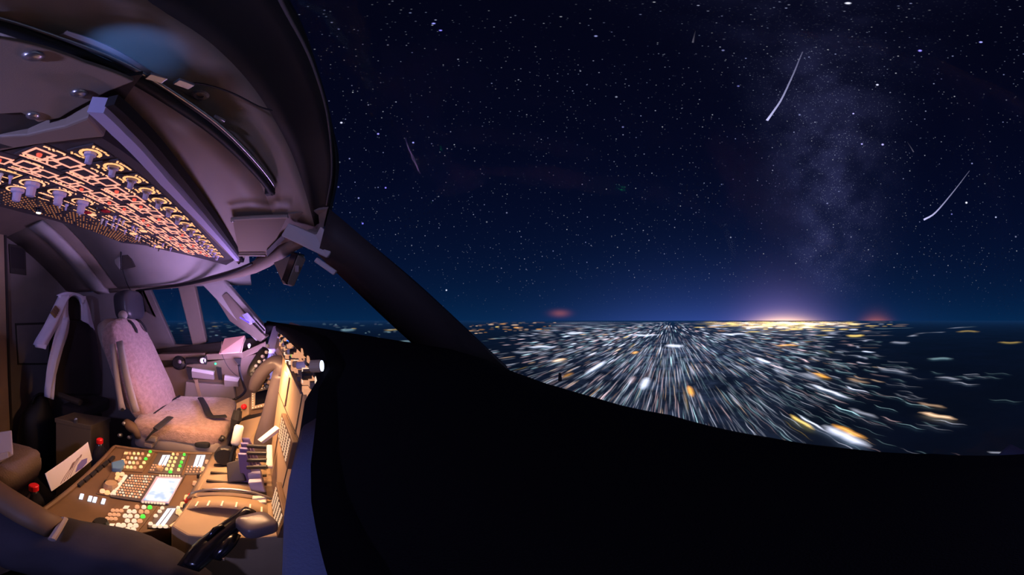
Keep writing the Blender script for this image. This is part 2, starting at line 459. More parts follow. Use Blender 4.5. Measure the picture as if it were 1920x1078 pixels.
# single bright clusters and light trails, drawn as glowing strips: (colour, level, px, py, length px, width px, along course, label)
BIG = [
 ('white', 'hot', 1248, 648, 32, 7, False, 'round glaring white light cluster just below the city core'),
 ('white', 'hot', 1214, 706, 28, 12, True, 'broad white floodlit rectangle beside the orange lot'),
 ('rose', 'mid', 1190, 704, 22, 8, True, 'dull pink lit block beside the broad white rectangle'),
 ('orange', 'hot', 1291, 722, 24, 9, True, 'deep orange floodlit lot beside the broad white rectangle'),
 ('orange', 'hot', 1194, 658, 9, 6, True, 'small square orange lot in the middle of the city'),
 ('white', 'hot', 1138, 676, 52, 5, True, 'thin bluish white light streak pointing at the aircraft, with a wider head'),
 ('white', 'hot', 990, 650, 50, 4, False, 'long white light streak at the edge of the hills'),
 ('white', 'mid', 960, 660, 40, 4, False, 'fainter white streak below the long white light streak'),
 ('warm', 'hot', 1060, 671, 26, 5, True, 'peach light streak on the near side of the long white streak'),
 ('orange', 'mid', 1075, 698, 26, 5, True, 'orange light streak just above the dark coaming edge'),
 ('white', 'hot', 1062, 624, 34, 5, False, 'white light cluster at the foot of the hills'),
 ('white', 'hot', 1180, 628, 56, 4, False, 'long white light bar across the city core'),
 ('white', 'hot', 1345, 626, 60, 4, False, 'wide white light bar beside the yellow quarter'),
 ('white', 'hot', 1415, 669, 34, 4, True, 'white lit works out on the dark plain'),
 ('orange', 'hot', 1456, 647, 40, 4, False, 'orange light streak below the yellow quarter'),
 ('white', 'mid', 1500, 698, 42, 8, True, 'hazy white lit town beside a short orange streak'),
 ('orange', 'hot', 1521, 698, 40, 4, True, 'short orange streak beside the hazy white town'),
 ('white', 'hot', 1515, 718, 92, 4, True, 'long thin white streak below the hazy white town'),
 ('warm', 'mid', 1586, 708, 46, 4, True, 'peach light streak alone on the dark plain'),
 ('white', 'hot', 1543, 796, 100, 11, True, 'broadest glaring white strip, tapering along the window sill'),
 ('orange', 'hot', 1560, 794, 72, 7, True, 'thick orange streak alongside the broadest white strip'),
 ('yellow', 'hot', 1480, 776, 58, 5, True, 'yellow streak ahead of the broadest white strip'),
 ('white', 'hot', 1494, 776, 70, 3, True, 'fine white streak touching the yellow streak'),
 ('warm', 'hot', 1722, 772, 76, 5, True, 'long peach streak far out on the dark plain'),
 ('warm', 'mid', 1718, 754, 60, 4, True, 'shorter peach streak above the long peach streak'),
 ('white', 'mid', 1590, 764, 62, 5, True, 'bluish white streak between the thick orange and the long peach streak'),
 ('white', 'mid', 1645, 690, 66, 3, True, 'thin white streak out by the dark cloud'),
 ('teal', 'mid', 1740, 672, 46, 5, False, 'greenish white village under the dark cloud'),
 ('white', 'mid', 1670, 642, 34, 5, False, 'pale white village below the orange glow'),
 ('yellow', 'hot', 1588, 629, 32, 5, False, 'small amber town at the end of the yellow quarter'),
 ('yellow', 'mid', 1795, 621, 40, 4, False, 'lone amber town on the hazy horizon'),
 ('yellow', 'mid', 1872, 642, 44, 4, False, 'amber town farthest round from the city'),
 ('teal', 'mid', 640, 618, 26, 6, False, 'greenish village seen beyond the centre post'),
 ('teal', 'hot', 676, 634, 14, 3, False, 'small pale teal hamlet below the greenish village'),
 ('yellow', 'mid', 722, 618, 30, 4, False, 'yellowish hill town beside the centre post'),
 ('teal', 'mid', 735, 640, 40, 4, False, 'pale light streak running in behind the centre post'),
 ('white', 'mid', 1755, 706, 50, 3, True, 'wavy thin white streak below the greenish village'),
 ('white', 'mid', 1850, 846, 40, 3, True, 'thin white streak just above the window sill'),
]
for col, lev, px, py, L_, W_, al, lab in BIG:
    mb_ = MB(); up += .3; W_ *= 1.15
    strip(mb_, px, py, L_, W_, 0.8 if (al and px > 1400) else 0, up+12)
    if not al:
        mb_ = MB(); strip(mb_, px-3, py, L_+6, W_*.62, 0.6, up+12, along=False)
    tag(mb_.build('light_streak', 'light_%s_%s' % (col, lev)), lab, 'city light', 'bright light clusters on the land')

# thin haze lying over the land, the town light in it painted as emission
hz = bpy.data.materials.new('haze'); hz.use_nodes = True; hz.node_tree.nodes.clear(); q = N(hz.node_tree)
ab = q.add('ShaderNodeVolumeAbsorption'); ab.inputs[0].default_value = (0, 0, 0, 1); ab.inputs[1].default_value = 1.3e-5
ve = q.add('ShaderNodeEmission'); ve.inputs[0].default_value = (0.06, 0.30, 1.0, 1); ve.inputs[1].default_value = 0.085*1.3e-5
ad = q.add('ShaderNodeAddShader'); q.l.new(ab.outputs[0], ad.inputs[0]); q.l.new(ve.outputs[0], ad.inputs[1])
q.l.new(ad.outputs[0], q.add('ShaderNodeOutputMaterial').inputs['Volume']); M['haze'] = hz
hm = MB(); ring = [(800000*math.sin(2*math.pi*i/64), 800000*math.cos(2*math.pi*i/64), GZ-50) for i in range(64)]
hm.prism(ring, (0, 0, 1250)); ho = hm.build('haze', 'haze'); struct(ho)

# meteors burning high in the air
for nm_, rgb, s_ in (('meteor_white', (0.62, 0.60, 1.0), 0.55), ('meteor_faint', (0.6, 0.55, 0.75), 0.08)):
    m = bpy.data.materials.new(nm_); m.use_nodes = True; m.node_tree.nodes.clear(); q = N(m.node_tree)
    at = q.add('ShaderNodeAttribute'); at.attribute_name = 'glow'
    em = q.add('ShaderNodeEmission'); em.inputs[0].default_value = (*rgb, 1); q.put(em.inputs[1], q.math('MULTIPLY', at.outputs['Fac'], s_))
    ad = q.add('ShaderNodeAddShader'); q.l.new(em.outputs[0], ad.inputs[0]); q.l.new(q.add('ShaderNodeBsdfTransparent').outputs[0], ad.inputs[1])
    q.l.new(ad.outputs[0], q.add('ShaderNodeOutputMaterial').inputs[0]); M[nm_] = m
for pts, wpx, mat_, lab in (
    ([(1505, 97), (1487, 140), (1466, 185), (1448, 212), (1438, 226)], 1.7, 'meteor_white', 'long bright bluish white meteor trail beside the milky way'),
    ([(1818, 320), (1795, 350), (1769, 382), (1750, 402), (1732, 412)], 1.5, 'meteor_white', 'curved white meteor trail with a green tip beside the brightest star'),
    ([(1304, 58), (1301, 70), (1299, 80)], 0.9, 'meteor_faint', 'tiny faint meteor streak high over the city'),
    ([(1701, 266), (1707, 275), (1713, 285)], 0.8, 'meteor_faint', 'tiny faint meteor streak between the two bright meteors')):
    R = 70000.0; path = smooth_line([PD(x, y, R) for x, y in pts], 14)
    rad = [R*math.radians(wpx/SP)*(0.35+0.75*i/13) for i in range(14)]
    mb = MB().tube(path, rad, 6); mb.w = [0.12+.88*(i/13)**1.3 for i in range(14) for _ in range(6)]
    tag(mb.build('meteor', mat_), lab, 'meteor')

# ------------------------------------------------------------------ flight-deck shell
def rows_px(rows, n):
    return [smooth_line([PH(*p) for p in r], n) for r in rows]
# floor
struct(MB().box((-0.7, -0.55, -0.02), (2.6, 2.6, 0.04)).build('floor', 'floor_carpet'))
# left wall: lower lining, window posts, header, curved upper lining
XW = -1.68
struct(MB().prism([(XW, 0.05, 0), (XW, 0.05, 1.03), (XW, -1.62, 1.03), (XW, -1.62, 0)], (-0.06, 0, 0)).build('wall_left', 'wall_paint'))
aftw = [PX(270, 545, XW), PX(316, 646, XW)]
struct(MB().prism([aftw[0], aftw[1], (XW, -1.62, 1.03), (XW, -1.62, 1.45)], (-0.06, 0, 0)).build('wall_left_rear', 'wall_paint'))
prof = [(-0.98, 1.82), (-1.1, 1.765), (-1.22, 1.70), (-1.35, 1.62), (-1.48, 1.535), (-1.6, 1.45), (-1.68, 1.43)]
def lining(name, y0, y1, mat, lift=0.0, t=0.03):
    rows = [[(x+lift*.5, y, z-lift*.85) for x, z in prof] for y in (y0, y1)]
    return struct(MB().grid(rows, t).build(name, mat, smooth=True))
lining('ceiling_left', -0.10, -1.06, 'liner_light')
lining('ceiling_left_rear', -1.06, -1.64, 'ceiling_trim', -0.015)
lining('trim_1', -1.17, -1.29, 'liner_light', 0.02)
# window posts
def post(name, a0, a1, b1, b0, x, t, mat='ceiling_plastic', bev=.008):
    return struct(MB().slab([PX(*a0, x), PX(*a1, x), PX(*b1, x), PX(*b0, x)], t, to=(0, -.5, 1.2)).build(name, mat, bevel=bev))
post('trim_2', (330, 526), (362, 524), (387, 642), (362, 652), XW+.03, .07)
def post3(name, q, t, mat, bev=.006): return struct(MB().slab(q, t).build(name, mat, bevel=bev))
post3('trim_3', [PX(372, 527, -1.62), PX(414, 519, -1.58), PX(503, 622, -1.47), PX(480, 640, -1.52)], .05, 'liner_light')
post3('trim_4', [PX(404, 560, -1.60), PX(424, 548, -1.56), PX(498, 632, -1.46), PX(488, 642, -1.50), PX(430, 602, -1.58)], .05, 'ceiling_plastic')
post3('trim_5', [PX(250, 545, XW), PX(280, 541, XW), PX(328, 648, XW), PX(300, 655, XW)], .05, 'wall_paint')
# window sill ledge
struct(MB().prism([PX(290, 655, XW+.02), PX(500, 630, XW+.12), PX(505, 650, XW+.16), PX(290, 668, XW+.06)], (-.08, 0, 0)).build('trim_6', 'dark_recess', bevel=.004))
# panes
def pane_obj(name, q, mat='window_glass'): return struct(MB().slab(q, .006).build(name, mat))
pane_obj('window_1', [PX(262, 530, XW-.02), PX(350, 520, XW-.02), PX(380, 655, XW-.02), PX(300, 660, XW-.02)])
pane_obj('window_2', [PX(340, 520, XW-.02), PX(400, 515, XW-.02), PX(500, 640, XW+.06), PX(370, 655, XW-.02)])
# windshield: glass of both halves, sills and centre post
apex = Vector((-.62, .66, 1.085)); ptop = Vector((-.62, .14, 1.45))
sillR = [PZ(880, 676, 1.09), PZ(950, 690, 1.085), PZ(1050, 713, 1.08), PZ(1250, 780, 1.08), PZ(1450, 821, 1.08), PZ(1600, 842, 1.08), PZ(1750, 850, 1.08), PZ(1925, 851, 1.08)]
d_ = (sillR[-1]-sillR[-2]).normalized()
archR = [PH(590, 440, .245), PH(606, 425, .255), PH(626, 330, .33), PH(618, 230, .385), PH(590, 120, .42), PH(555, 45, .435), PH(520, -20, .44)]
top_line = smooth_line(archR+[Vector((-.02, -.035, 1.645)), Vector((.15, -.10, 1.64)), Vector((.36, -.22, 1.60))], 15)
bot_line = smooth_line([Vector((-.60, .63, 1.06))]+[p+Vector((0, 0, -.02)) for p in sillR]+[Vector((.26, -.12, 1.06)), Vector((.42, -.32, 1.06))], 15)
rows = []
for u in (0, .33, .66, 1):
    rows.append([lerp(a, b, u)+Vector((.03, .05, .03))*math.sin(math.pi*u) for a, b in zip(bot_line, top_line)])
struct(MB().grid(rows, .008).build('window_3', 'windshield_glass', smooth=True))
sillL = [Vector((-.66, .66, 1.06)), PX(790, 656, -.72), PX(700, 636, -.95), PX(640, 620, -1.15), PX(560, 605, -1.35), PX(495, 600, -1.5)]
topL = [PH(595, 445, .245), PX(560, 468, -.86), PX(530, 488, -1.02), PX(490, 505, -1.2), PX(445, 520, -1.38), PX(400, 530, -1.55)]
a = smooth_line([p+Vector((0, .02, -.02)) for p in sillL], 12); b_ = smooth_line([p+Vector((0, .02, .02)) for p in topL], 12)
struct(MB().grid([[lerp(p, q_, u)+Vector((-.02, .04, .02))*math.sin(math.pi*u) for p, q_ in zip(a, b_)] for u in (0, .5, 1)], .008).build('window_4', 'windshield_glass', smooth=True))
# centre post: lower edge and upper edge lines
lo = [PX(596, 478, -.68), PX(640, 520, -.69), PX(720, 596, -.70), PX(800, 668, -.70)]
hi = [PX(618, 392, -.60), PX(700, 462, -.58), PX(820, 570, -.56), PX(955, 696, -.54)]
lo, hi = smooth_line(lo, 9), smooth_line(hi, 9)
mid = [lerp(p, q_, .45)+(CAM-lerp(p, q_, .45)).normalized()*.03 for p, q_ in zip(lo, hi)]
struct(MB().grid([lo, mid, hi], .03).build('trim_7', 'post_dark', smooth=True))
# bright bracket where the post meets the ceiling, and the small bar below it
struct(MB().slab([PX(540, 418, -.70), PX(592, 440, -.66), PX(600, 424, -.64), PX(636, 452, -.62), PX(612, 484, -.65), PX(526, 442, -.72)], .03).build('trim_8', 'liner_light', bevel=.004))
struct(MB().slab([PX(594, 482, -.655), PX(632, 508, -.64), PX(625, 516, -.645), PX(588, 490, -.66)], .02).build('trim_9', 'liner_light', bevel=.003))
# ceiling of the forward flight deck, aft to front
rA = [(60, 120, .335), (150, 186, .325), (230, 262, .312), (330, 374, .302), (400, 450, .296), (448, 496, .29)]
rB = [(-60, 20, .375), (120, 84, .372), (250, 141, .365), (370, 218, .352), (470, 310, .34), (520, 425, .295)]
rC = [(60, -110, .43), (275, 0, .425), (400, 85, .41), (500, 200, .385), (556, 310, .35), (590, 425, .26)]
rD = [(455, -110, .445), (520, -20, .447), (590, 118, .425), (620, 230, .39), (629, 330, .335), (608, 425, .26)]
n_ = 24
A_, B_, C_, D_ = rows_px([rA, rB, rC, rD], n_)
def mids(p, q_, k_, bulge):
    return [[lerp(a, b, u)+Vector((0, 0, bulge*math.sin(math.pi*u))) for a, b in zip(p, q_)] for u in [i/k_ for i in range(k_+1)]]
struct(MB().grid(mids(A_, B_, 4, .008), .02).build('ceiling', 'ceiling_plastic', smooth=True))
struct(MB().grid(mids(B_, C_, 4, .012), .02).build('ceiling_front', 'ceiling_plastic', smooth=True))
struct(MB().grid(mids(C_, D_, 4, .01), .025).build('trim_10', 'black_rubber', smooth=True))
# filler between the ceiling and the brow
struct(MB().slab([PH(470, 500, .268), PH(540, 402, .298), PH(614, 392, .285), PH(604, 436, .252), PH(545, 458, .262)], .01).build('trim_17', 'ceiling_trim'))
# thin grey seal bead round the windshield
bead = smooth_line([PH(*p) for p in ((500, -40, .435), (545, 38, .43), (590, 132, .41), (615, 225, .38), (622, 320, .335), (612, 385, .28))], 24)
struct(MB().tube(bead, .0018, 6).build('trim_11', 'panel_grey', smooth=True))
# brow trim over the far windshield
up_ = smooth_line([PX(205, 541, -1.66), PX(330, 531, -1.62), PX(405, 514, -1.45), PX(470, 492, -1.15), PX(540, 449, -.85), PX(580, 430, -.72)], 16)
lo_ = smooth_line([PX(205, 549, -1.66), PX(330, 540, -1.62), PX(405, 528, -1.45), PX(480, 512, -1.15), PX(555, 470, -.85), PX(598, 446, -.70)], 16)
struct(MB().grid([up_, [lerp(a, b, .5)+(CAM-a).normalized()*.012 for a, b in zip(up_, lo_)], lo_], .03).build('trim_12', 'ceiling_trim', smooth=True))
gr = smooth_line([PX(255, 545, -1.6), PX(340, 534, -1.58), PX(405, 519, -1.40), PX(440, 508, -1.25), PX(472, 494, -1.1)], 14)
struct(MB().tube([p+(CAM-p).normalized()*.02 for p in gr], [.006+.006*math.sin(math.pi*i/13) for i in range(14)], 6).build('trim_13', 'black_rubber', smooth=True))
# rear bulkhead, door opening at its inboard edge
YB = -1.6
struct(MB().prism([(-.95, YB, 0), (-.95, YB, 2.0), (-1.9, YB, 2.0), (-1.9, YB, 0)], (0, -.05, 0)).build('wall_back', 'wall_paint'))
struct(MB().prism([PY(-30, 400, YB+.04), PY(6, 412, YB+.04), PY(14, 700, YB+.04), PY(24, 900, YB+.04), PY(-30, 900, YB+.04)], (0, -.05, 0)).build('door_1', 'panel_tan'))
struct(MB().tube([PY(9, 412, YB+.03), PY(13, 560, YB+.03), PY(18, 720, YB+.03), PY(26, 900, YB+.03)], .012, 6).build('trim_14', 'dark_recess'))
# right-hand side and rear, out of the picture
struct(MB().prism([(.55, -.4, 0), (.55, -.4, 1.7), (.55, -1.65, 1.7), (.55, -1.65, 0)], (.05, 0, 0)).build('wall_right', 'wall_paint'))
struct(MB().prism([(.6, YB, 0), (.6, YB, 2.0), (-.45, YB, 2.0), (-.45, YB, 0)], (0, -.05, 0)).build('wall_back_right', 'wall_paint'))
struct(MB().prism([(.6, -.75, 1.83), (-1.05, -.75, 1.83), (-1.05, -1.65, 1.83), (.6, -1.65, 1.83)], (0, 0, .04)).build('ceiling_rear', 'ceiling_trim'))
struct(MB().prism([(.6, -.3, 1.66), (-.05, -.3, 1.66), (-.05, -.8, 1.83), (.6, -.8, 1.83)], (0, 0, .03)).build('ceiling_right', 'ceiling_trim'))

# ------------------------------------------------------------------ more materials for the fittings
principled('fleece_brown', (0.17, 0.12, 0.095), 0.95, bump=0.9, bscale=160); principled('console_tan', (0.24, 0.165, 0.12), 0.55, var=0.06); principled('paper_pink', (0.72, 0.40, 0.31), 0.8)
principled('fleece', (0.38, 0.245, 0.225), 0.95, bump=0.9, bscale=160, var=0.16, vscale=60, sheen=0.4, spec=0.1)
principled('lever_head', (0.13, 0.11, 0.13), 0.25)
principled('leather_grey', (0.038, 0.038, 0.05), 0.35, bump=0.08, bscale=300)
principled('seat_side', (0.30, 0.25, 0.23), 0.6, bump=0.1, bscale=400)
principled('seat_frame', (0.34, 0.29, 0.29), 0.45)
principled('belt_web', (0.015, 0.015, 0.018), 0.8, bump=0.2, bscale=900)
principled('dark_fabric', (0.03, 0.024, 0.026), 0.9, bump=0.3, bscale=300)
principled('shirt_white', (0.80, 0.76, 0.96), 0.85, bump=0.25, bscale=30, var=0.06, vscale=9)
principled('epaulette_gold', (0.32, 0.20, 0.08), 0.6)
principled('trouser', (0.045, 0.042, 0.058), 0.95, bump=0.35, bscale=24, var=0.12, vscale=14, spec=0.1)
principled('shoe_black', (0.01, 0.01, 0.01), 0.3)
principled('paper', (0.72, 0.68, 0.70), 0.8)
principled('ink_blue', (0.16, 0.14, 0.42), 0.8); principled('ink_brown', (0.20, 0.13, 0.13), 0.8)
principled('cap_red', (0.75, 0.015, 0.02), 0.35)
principled('bottle_dark', (0.02, 0.02, 0.028), 0.08, spec=0.8)
principled('box_brown', (0.16, 0.12, 0.08), 0.7)
principled('red_switch', (0.55, 0.02, 0.03), 0.4)
principled('lever_purple', (0.16, 0.13, 0.34), 0.35)
principled('lever_dark', (0.05, 0.045, 0.05), 0.5)
principled('yoke_grey', (0.085, 0.068, 0.08), 0.35)
principled('cream_handle', (0.85, 0.80, 0.72), 0.4)
principled('blue_plastic', (0.10, 0.22, 0.42), 0.4)
emit('legend_peach', (1.0, 0.42, 0.22), 1.5); emit('legend_amber', (1.0, 0.47, 0.19), 1.25); emit('legend_pink', (1.0, 0.40, 0.28), 1.15); emit('key_soft', (1.0, 0.70, 0.45), 0.55)
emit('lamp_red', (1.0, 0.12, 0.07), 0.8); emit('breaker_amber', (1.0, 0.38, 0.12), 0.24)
emit('key_white', (1.0, 0.72, 0.50), 0.95); emit('key_peach', (1.0, 0.45, 0.22), 0.7); emit('key_green', (0.10, 1.0, 0.08), 0.9); emit('key_yellow', (1.0, 0.70, 0.28), 1.0)
emit('display_white', (0.72, 0.80, 1.0), 1.4); emit('display_blue', (0.05, 0.22, 1.0), 1.2); emit('led_green', (0.05, 1.0, 0.35), 2.0)
emit('lamp_warm', (1.0, 0.75, 0.5), 4.0); emit('led_violet', (0.12, 0.06, 1.0), 1.5)
# pedestal screen: pale blue page
m = emit('cdu_screen', (0.80, 0.95, 1.0), 0.85); q = N(m.node_tree); b = m.node_tree.nodes['Principled BSDF']
t = q.add('ShaderNodeTexNoise'); q.put(t.inputs['Vector'], q.add('ShaderNodeTexCoord').outputs['Object']); t.inputs['Scale'].default_value = 28; t.inputs['Detail'].default_value = 2
q.put(b.inputs['Emission Color'], q.mixc(q.rng(t.outputs[0], .42, .62, 0, 1), (0.75, 0.95, 1, 1), (0.14, 0.50, 1.0, 1)))
# screens of the two pilots' flight displays
emit('flight_display', (0.42, 0.36, 1.0), 0.5)
emit('flight_display_fo', (0.10, 0.14, 0.45), 0.09)

def lamp(name, typ, loc, energy, col, target=None, size=.05, sizey=None, spot=60, blend=.6):
    L = bpy.data.lights.new(name, typ); L.energy = energy; L.color = col
    if typ == 'AREA':
        L.size = size
        if sizey: L.shape = 'RECTANGLE'; L.size_y = sizey
    else: L.shadow_soft_size = size
    if typ == 'SPOT': L.spot_size = math.radians(spot); L.spot_blend = blend
    o = bpy.data.objects.new(name, L); C.objects.link(o); o.location = loc
    if target is not None: o.rotation_euler = (Vector(target)-Vector(loc)).to_track_quat('-Z', 'Y').to_euler()
    return o

# ------------------------------------------------------------------ glareshield
def gl_sections():
    out = []
    #        x     sill y  sill z   top(lip) y  z   lip drop z
    S = [(-1.55, .00, 1.195, -.03, 1.185, 1.10), (-1.35, .16, 1.17, .03, 1.186, 1.172), (-1.15, .33, 1.145, .04, 1.184, 1.169), (-.95, .44, 1.12, .045, 1.183, 1.168),
         (-.72, .53, 1.10, .05, 1.183, 1.168), (-.5, .55, 1.09, .05, 1.182, 1.167), (-.36, .49, 1.08, .055, 1.177, 1.162), (-.30, .46, 1.08, .055, 1.168, 1.153), (-.255, .435, 1.08, .052, 1.153, 1.139),
         (-.235, .425, 1.08, .036, 1.138, 1.05), (-.20, .41, 1.08, .027, 1.122, 1.0), (-.15, .385, 1.08, .014, 1.108, .97), (-.12, .37, 1.08, .009, 1.10, .97), (-.07, .34, 1.08, .005, 1.092, .97),
         (0, .306, 1.08, -.01, 1.086, .97), (.1, .215, 1.08, -.06, 1.083, .97), (.143, .165, 1.08, -.09, 1.081, .97), (.179, .1085, 1.08, -.12, 1.08, .97), (.206, .037, 1.08, -.13, 1.08, .97), (.24, -.05, 1.08, -.17, 1.08, .97), (.3, -.16, 1.08, -.24, 1.08, .97), (.42, -.30, 1.08, -.38, 1.08, .97)]
    for x, sy, sz, ly, lz, dz in S:
        sec = [(x, sy+.06, sz-.12), (x, sy+.03, sz-.01), (x, sy, sz)]
        for u in (.25, .5, .75): sec.append((x, sy+(ly+.035-sy)*u, sz+(lz-sz)*(u**.7)))
        sec += [(x, ly+.03, lz), (x, ly+.012, lz-.004), (x, ly+.002, lz-.010), (x, ly-.001, lz-.016), (x, ly+.002, min(lz-.032, dz+.03 if dz < 1.06 else dz)), (x, ly+.012, dz-.012 if dz < 1.06 else dz-.002), (x, ly+.05, dz-.02 if dz < 1.06 else dz)]
        out.append(sec)
    return out
secs = gl_sections()
gs = thing('glareshield', (-.6, .3, 1.06), 'matte black padded glareshield hump below the windshield', 'glareshield')
MB().grid([s_[:8] for s_ in secs], .012, to=(-.5, .2, 2)).build('top_pad', 'glare_cloth', gs, smooth=True)
MB().grid([s_[6:] for s_ in secs[10:]], .01, to=(-.5, -1, 1.1)).build('rolled_lip', 'lip_vinyl_lit', gs, smooth=True)
MB().grid([s_[6:] for s_ in secs[:11]], .004, to=(-.5, -1, 1.1)).build('brow_lip', 'glare_cloth', gs, smooth=True)
# map-holder strip lying on the far end of the brow
MB().slab([PX(545, 604, -1.2), PX(584, 617, -1.0), PX(580, 622, -1.0), PX(540, 609, -1.2)], .01).build('brow_strip', 'ceiling_trim', gs)
# small black stud on the coaming edge
tag(MB().lathe(PZ(1050, 714, 1.075), (0, 0, 1), [(.004, 0), (.004, .006), (.003, .012), (.0032, .016)], 8).build('sight_stud', 'black_rubber', gs), 'small black stud on the coaming edge')

# ------------------------------------------------------------------ autopilot panel under the brow
mcp = thing('autopilot_panel', (-.68, .07, 1.1), 'row of lit knobs and buttons under the glareshield brow', 'control panel')
MB().box((-.735, .085, 1.124), (.79, .05, .076)).build('face', 'overhead_grey', mcp, bevel=.003)
MB().box((-.30, .085, 1.117), (.08, .05, .060)).build('end_face', 'overhead_grey', mcp, bevel=.003)
rr_ = random.Random(5)
NX = 30
for i in range(NX):
    x = -.275-.0285*i; z = (1.118 if i < 3 else 1.130)+.008*((i % 3)-1)
    if i % 2 == 0:
        MB().lathe((x, .061, z), (0, -1, 0), [(.008, 0), (.008, .003), (.0065, .004), (.006, .014), (.0045, .016)], 10).build('knob', ('panel_tan', 'knob_black', 'knob_lilac')[(i//2) % 3], mcp)
        ring = MB()
        for a in range(8):
            g = a*.785; ring.box((x+.0115*math.cos(g), .060, z+.0115*math.sin(g)), (.004, .005, .004))
        tag(ring.build('dial_marks', 'key_peach', mcp), kind='stuff')
        for dz in (-.026, .022): MB().box((x, .057, z+dz), (.012, .008, .009)).build('button', rr_.choice(['key_peach', 'key_peach', 'key_white', 'panel_grey']), mcp, bevel=.001)
    else:
        MB().box((x, .058, z+.018), (.018, .006, .009)).build('readout', 'display_blue' if i in (11, 13, 15, 17, 19) else 'knob_black', mcp)
        for dz in (-.024, -.010, .004):
            MB().box((x-.005, .056, z+dz), (.008, .010, .008)).build('button', ('key_green' if (i, dz) in ((9, .004), (21, .004), (1, -.024)) else rr_.choice(['key_peach', 'key_peach', 'key_peach', 'key_white'])), mcp)
            MB().box((x+.006, .056, z+dz), (.008, .010, .008)).build('button', rr_.choice(['key_peach', 'key_peach', 'panel_grey']), mcp)
# end knob with a lit white face
ek = PX(601, 686, -.255)
MB().lathe(ek, (.5, .86, .1), [(.0066, -.010), (.0066, 0), (.006, .001)], 14).build('end_knob', 'panel_tan', mcp)
MB().lathe(ek+Vector((.5, .86, .1)).normalized()*.001, (.5, .86, .1), [(.0058, 0), (.0058, .001)], 14).build('end_knob_face', 'display_white', mcp)

# ------------------------------------------------------------------ main instrument panel
capP = [Vector((-1.42, .03, 1.085)), Vector((-.95, .05, 1.085)), Vector((-.95, .0, .77)), Vector((-1.42, -.04, .77))]
cenP = [Vector((-.95, .05, 1.085)), Vector((-.34, .088, 1.085)), Vector((-.40, .03, .70)), Vector((-.95, .0, .70))]
CAPP = Plane(*capP[:3]); CENP = Plane(*cenP[:3])
ip = thing('instrument_panel', (-.9, .05, .7), 'warm lit beige instrument panel beneath the glareshield', 'instrument panel')
MB().prism(capP, (0, .06, .03)).build('left_panel', 'panel_tan', ip, bevel=.004)
MB().prism(cenP, (0, .06, .03)).build('centre_panel', 'panel_tan', ip, bevel=.004)
MB().slab([PX(441, 792, -1.10), PX(500, 776, -1.00), PX(500, 842, -.95), PX(448, 850, -.95)], .02).build('knee_panel', 'panel_tan', ip, bevel=.004)
MB().slab([PX(498, 655, -1.10), PX(512, 611, -1.16), PX(524, 610, -1.15), PX(516, 655, -1.08)], .04).build('end_fairing', 'knob_lilac', ip, bevel=.004)
MB().slab([PX(516, 655, -1.08), PX(525, 612, -1.14), PX(531, 616, -1.12), PX(546, 655, -1.04)], .03).build('end_fairing', 'ceiling_trim', ip, bevel=.004)
fo = [Vector((-.34, .088, 1.06)), Vector((.32, .02, 1.0)), Vector((.32, -.06, .70)), Vector((-.40, .03, .70))]
MB().prism(fo, (0, .06, .03)).build('right_panel', 'lip_vinyl_lit', ip, bevel=.004)
def inset(P4, u0, u1, v0, v1, lift=.004):
    n = newell(P4).normalized()
    if n.y > 0: n = -n
    f = lambda u, v: lerp(lerp(P4[0], P4[1], u), lerp(P4[3], P4[2], u), v)+n*lift
    return [f(u0, v0), f(u1, v0), f(u1, v1), f(u0, v1)], n
# flight displays (dim; added lamps give the cool light on the ceiling)
for P4, u0, u1, mat_, lab in ((capP, .08, .44, 'flight_display', None), (capP, .52, .88, 'flight_display', None), (fo, .10, .46, 'flight_display_fo', None), (fo, .54, .90, 'flight_display_fo', None)):
    bz, n = inset(P4, u0-.03, u1+.03, .08, .74, .006); bo = MB().prism(bz, -n*.006).build('display_bezel', 'panel_grey', ip)
    sc_, n = inset(P4, u0, u1, .13, .69, .0075); MB().prism(sc_, -n*.001).build('display_screen', mat_, bo)
# engine displays on the centre panel: dark frames
bz, n = inset(cenP, .30, .46, .10, .32, .004); MB().prism(bz, -n*.004).build('cover_panel', 'panel_tan', ip, bevel=.003)

# seams on the beige panel
for u in (.14, .72):
    bz, n = inset(cenP, u, u+.008, .03, .95, .001); MB().prism(bz, -n*.001).build('panel_seam', 'dark_recess', ip)
bz, n = inset(cenP, .02, .98, .335, .341, .001); MB().prism(bz, -n*.001).build('panel_seam', 'dark_recess', ip)
# keypads of the flight management units low on the centre panel, seen edge-on
def cdu(P4, u0, u1, v0, v1, name):
    bz, n = inset(P4, u0, u1, v0, v1, .012); bo = MB().prism(bz, -n*.012).build(name, 'panel_brown', ip, bevel=.002)
    km = MB()
    for i in range(6):
        for j in range(8):
            du, dv = (u1-u0)/7, (v1-v0)/9.5
            kq, n = inset(P4, u0+du*(.7+i), u0+du*(1.15+i), v0+dv*(.85+j), v0+dv*(1.35+j), .0135); km.prism(kq, -n*.0015)
    tag(km.build('key_grid', 'key_soft', bo), kind='stuff')
cdu(cenP, .50, .80, .35, .54, 'keypad_unit'); cdu(cenP, .68, .94, .78, .98, 'keypad_unit')
# glareshield flood lamp: a strip fixed under the brow
MB().box((-.70, .058, 1.083), (.60, .010, .005)).build('flood_strip', 'panel_grey', gs)
lamp('left_display_glow', 'AREA', (-1.18, -.06, .95), 7.2, (.60, .40, .94), (-1.25, -.65, 1.58), .36, .18)  # added area lamp in place of the displays' own glow
lamp('brow_flood', 'AREA', (-.72, .012, 1.085), 9.0, (1.0, .52, .24), (-.76, .02, .70), .60, .02)

